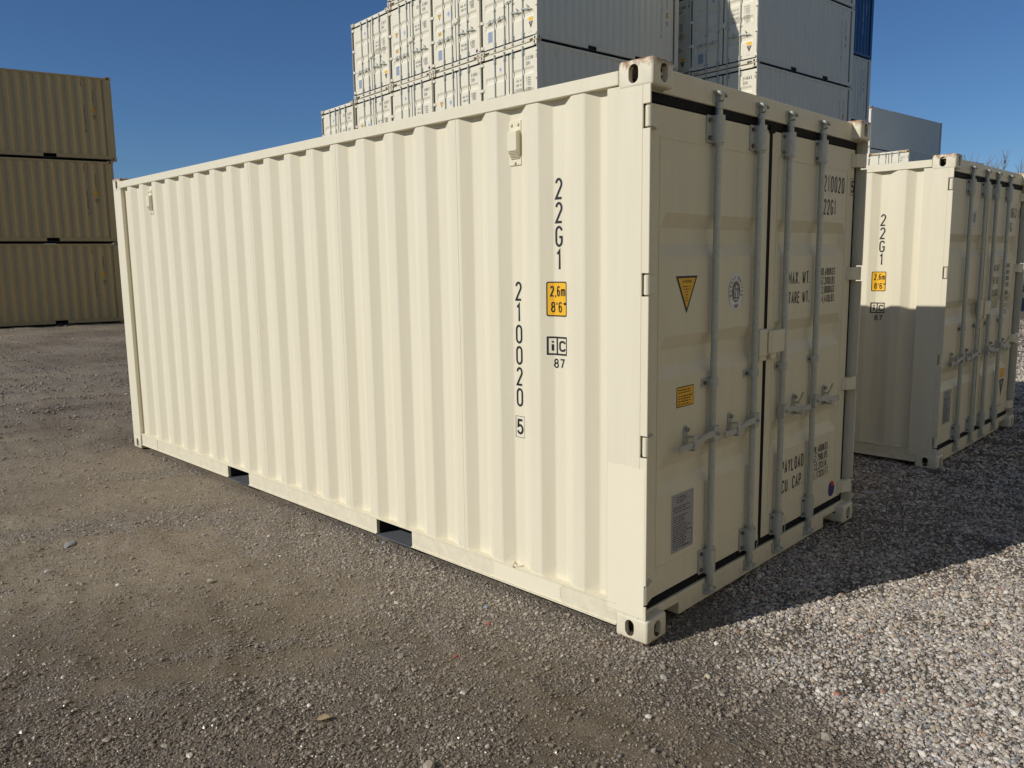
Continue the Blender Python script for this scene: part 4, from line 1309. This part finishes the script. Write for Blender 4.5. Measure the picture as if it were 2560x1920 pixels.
gm = gravel.modifiers.new('lay_gravel', 'NODES'); gm.node_group = ng

def stone(x, y, s, c, label, seed, flat=.6, name='stone', cat='stone', amp=.3):
    me = pebble_mesh(name, seed, flat, 2, amp)
    for v in me.vertices: v.co *= s
    me.materials.append(simple(name + '_surface', c, rough=.75, noise=.22, scale=60, bump=.4))
    o = part(name, me)
    o.location = (x, y, float(ground_z(x, y)) + s * flat * .45); o.rotation_euler = (random.uniform(-.2, .2), random.uniform(-.2, .2), random.uniform(0, 6))
    return tag(o, label, cat)
stone(-1.335, 0.701, .012, (.70, .66, .58), 'white pebble lying beside the dead leaf', 1, .7)
stone(-1.399, 2.578, .013, (.74, .70, .62), 'bright white pebble alone on brown dirt at left', 2, .75)
stone(-1.011, 2.251, .022, (.42, .36, .27), 'tan stone on bare dirt right of the white pebble', 3)
stone(-1.365, 3.504, .036, (.24, .235, .22), 'flat grey stone on dirt at far left', 4, .38)
stone(-1.613, 3.07, .022, (.50, .48, .45), 'pale angular stone left of the flat grey one', 5)
stone(-.322, .706, .013, (.36, .085, .045), 'red brick chip on dirt in front of the near container', 6, .6, 'brick_chip', 'brick chip', .5)
stone(-.648, .585, .011, (.34, .07, .04), 'small dark red brick chip nearest the frame bottom', 7, .6, 'brick_chip', 'brick chip', .5)
stone(-.206, .841, .015, (.22, .25, .28), 'bluish grey stone just off the container base', 8)
stone(.201, -.784, .015, (.42, .17, .09), 'orange red brick chip in the bright gravel at right', 9, .8, 'brick_chip', 'brick chip', .5)
stone(.256, -.212, .014, (.72, .68, .58), 'cream white stone on gravel just right of the near corner fitting', 10, .7)
stone(-.169, -.201, .021, (.40, .37, .29), 'olive tan stone left of the gravel edge below the corner fitting', 11)
stone(-.043, -.333, .013, (.60, .52, .36), 'yellowish stone at the gravel edge', 12)
stone(-.453, -.312, .013, (.58, .53, .44), 'pale beige stone on dark dirt at bottom centre', 13)
stone(3.20, .17, .060, (.30, .30, .29), 'flat grey slab stone in the shadow between the two ivory containers', 14, .25)

def leaf():
    b = MB()
    n = 8; Lh = .042
    for k in range(n):
        a0, a1 = k / n, (k + 1) / n
        w0, w1 = (.016 * math.sin(math.pi * q) ** .8 if 0 < q < 1 else 0 for q in (a0, a1))
        z0, z1 = (.004 * math.sin(3 * q) + .002 for q in (a0, a1))
        for s in (-1, 1):
            b.face([(a0 * Lh, 0, z0), (a1 * Lh, 0, z1), (a1 * Lh, s * w1, z1 + (.008 if s > 0 else .002) * w1 / .016), (a0 * Lh, s * w0, z0 + (.008 if s > 0 else .002) * w0 / .016)])
    b.tube((0, 0, .004), (-.018, .004, .008), .0012, .0008, n=5)
    o = part('dead_leaf', b.mesh('dead_leaf', simple('dry_leaf', (.34, .235, .12), rough=.7, noise=.25, scale=80), smooth=True))
    o.location = (-1.365, .60, float(ground_z(-1.365, .60)) + .006); o.rotation_euler = (.1, -.1, R(-35))
    o.scale = (1.35, .8, .8)
    tag(o, 'curled dry brown leaf lying on dirt near the bottom of the photo', 'leaf')
leaf()
print('gravel points', NP, 'objects', len(col.objects))
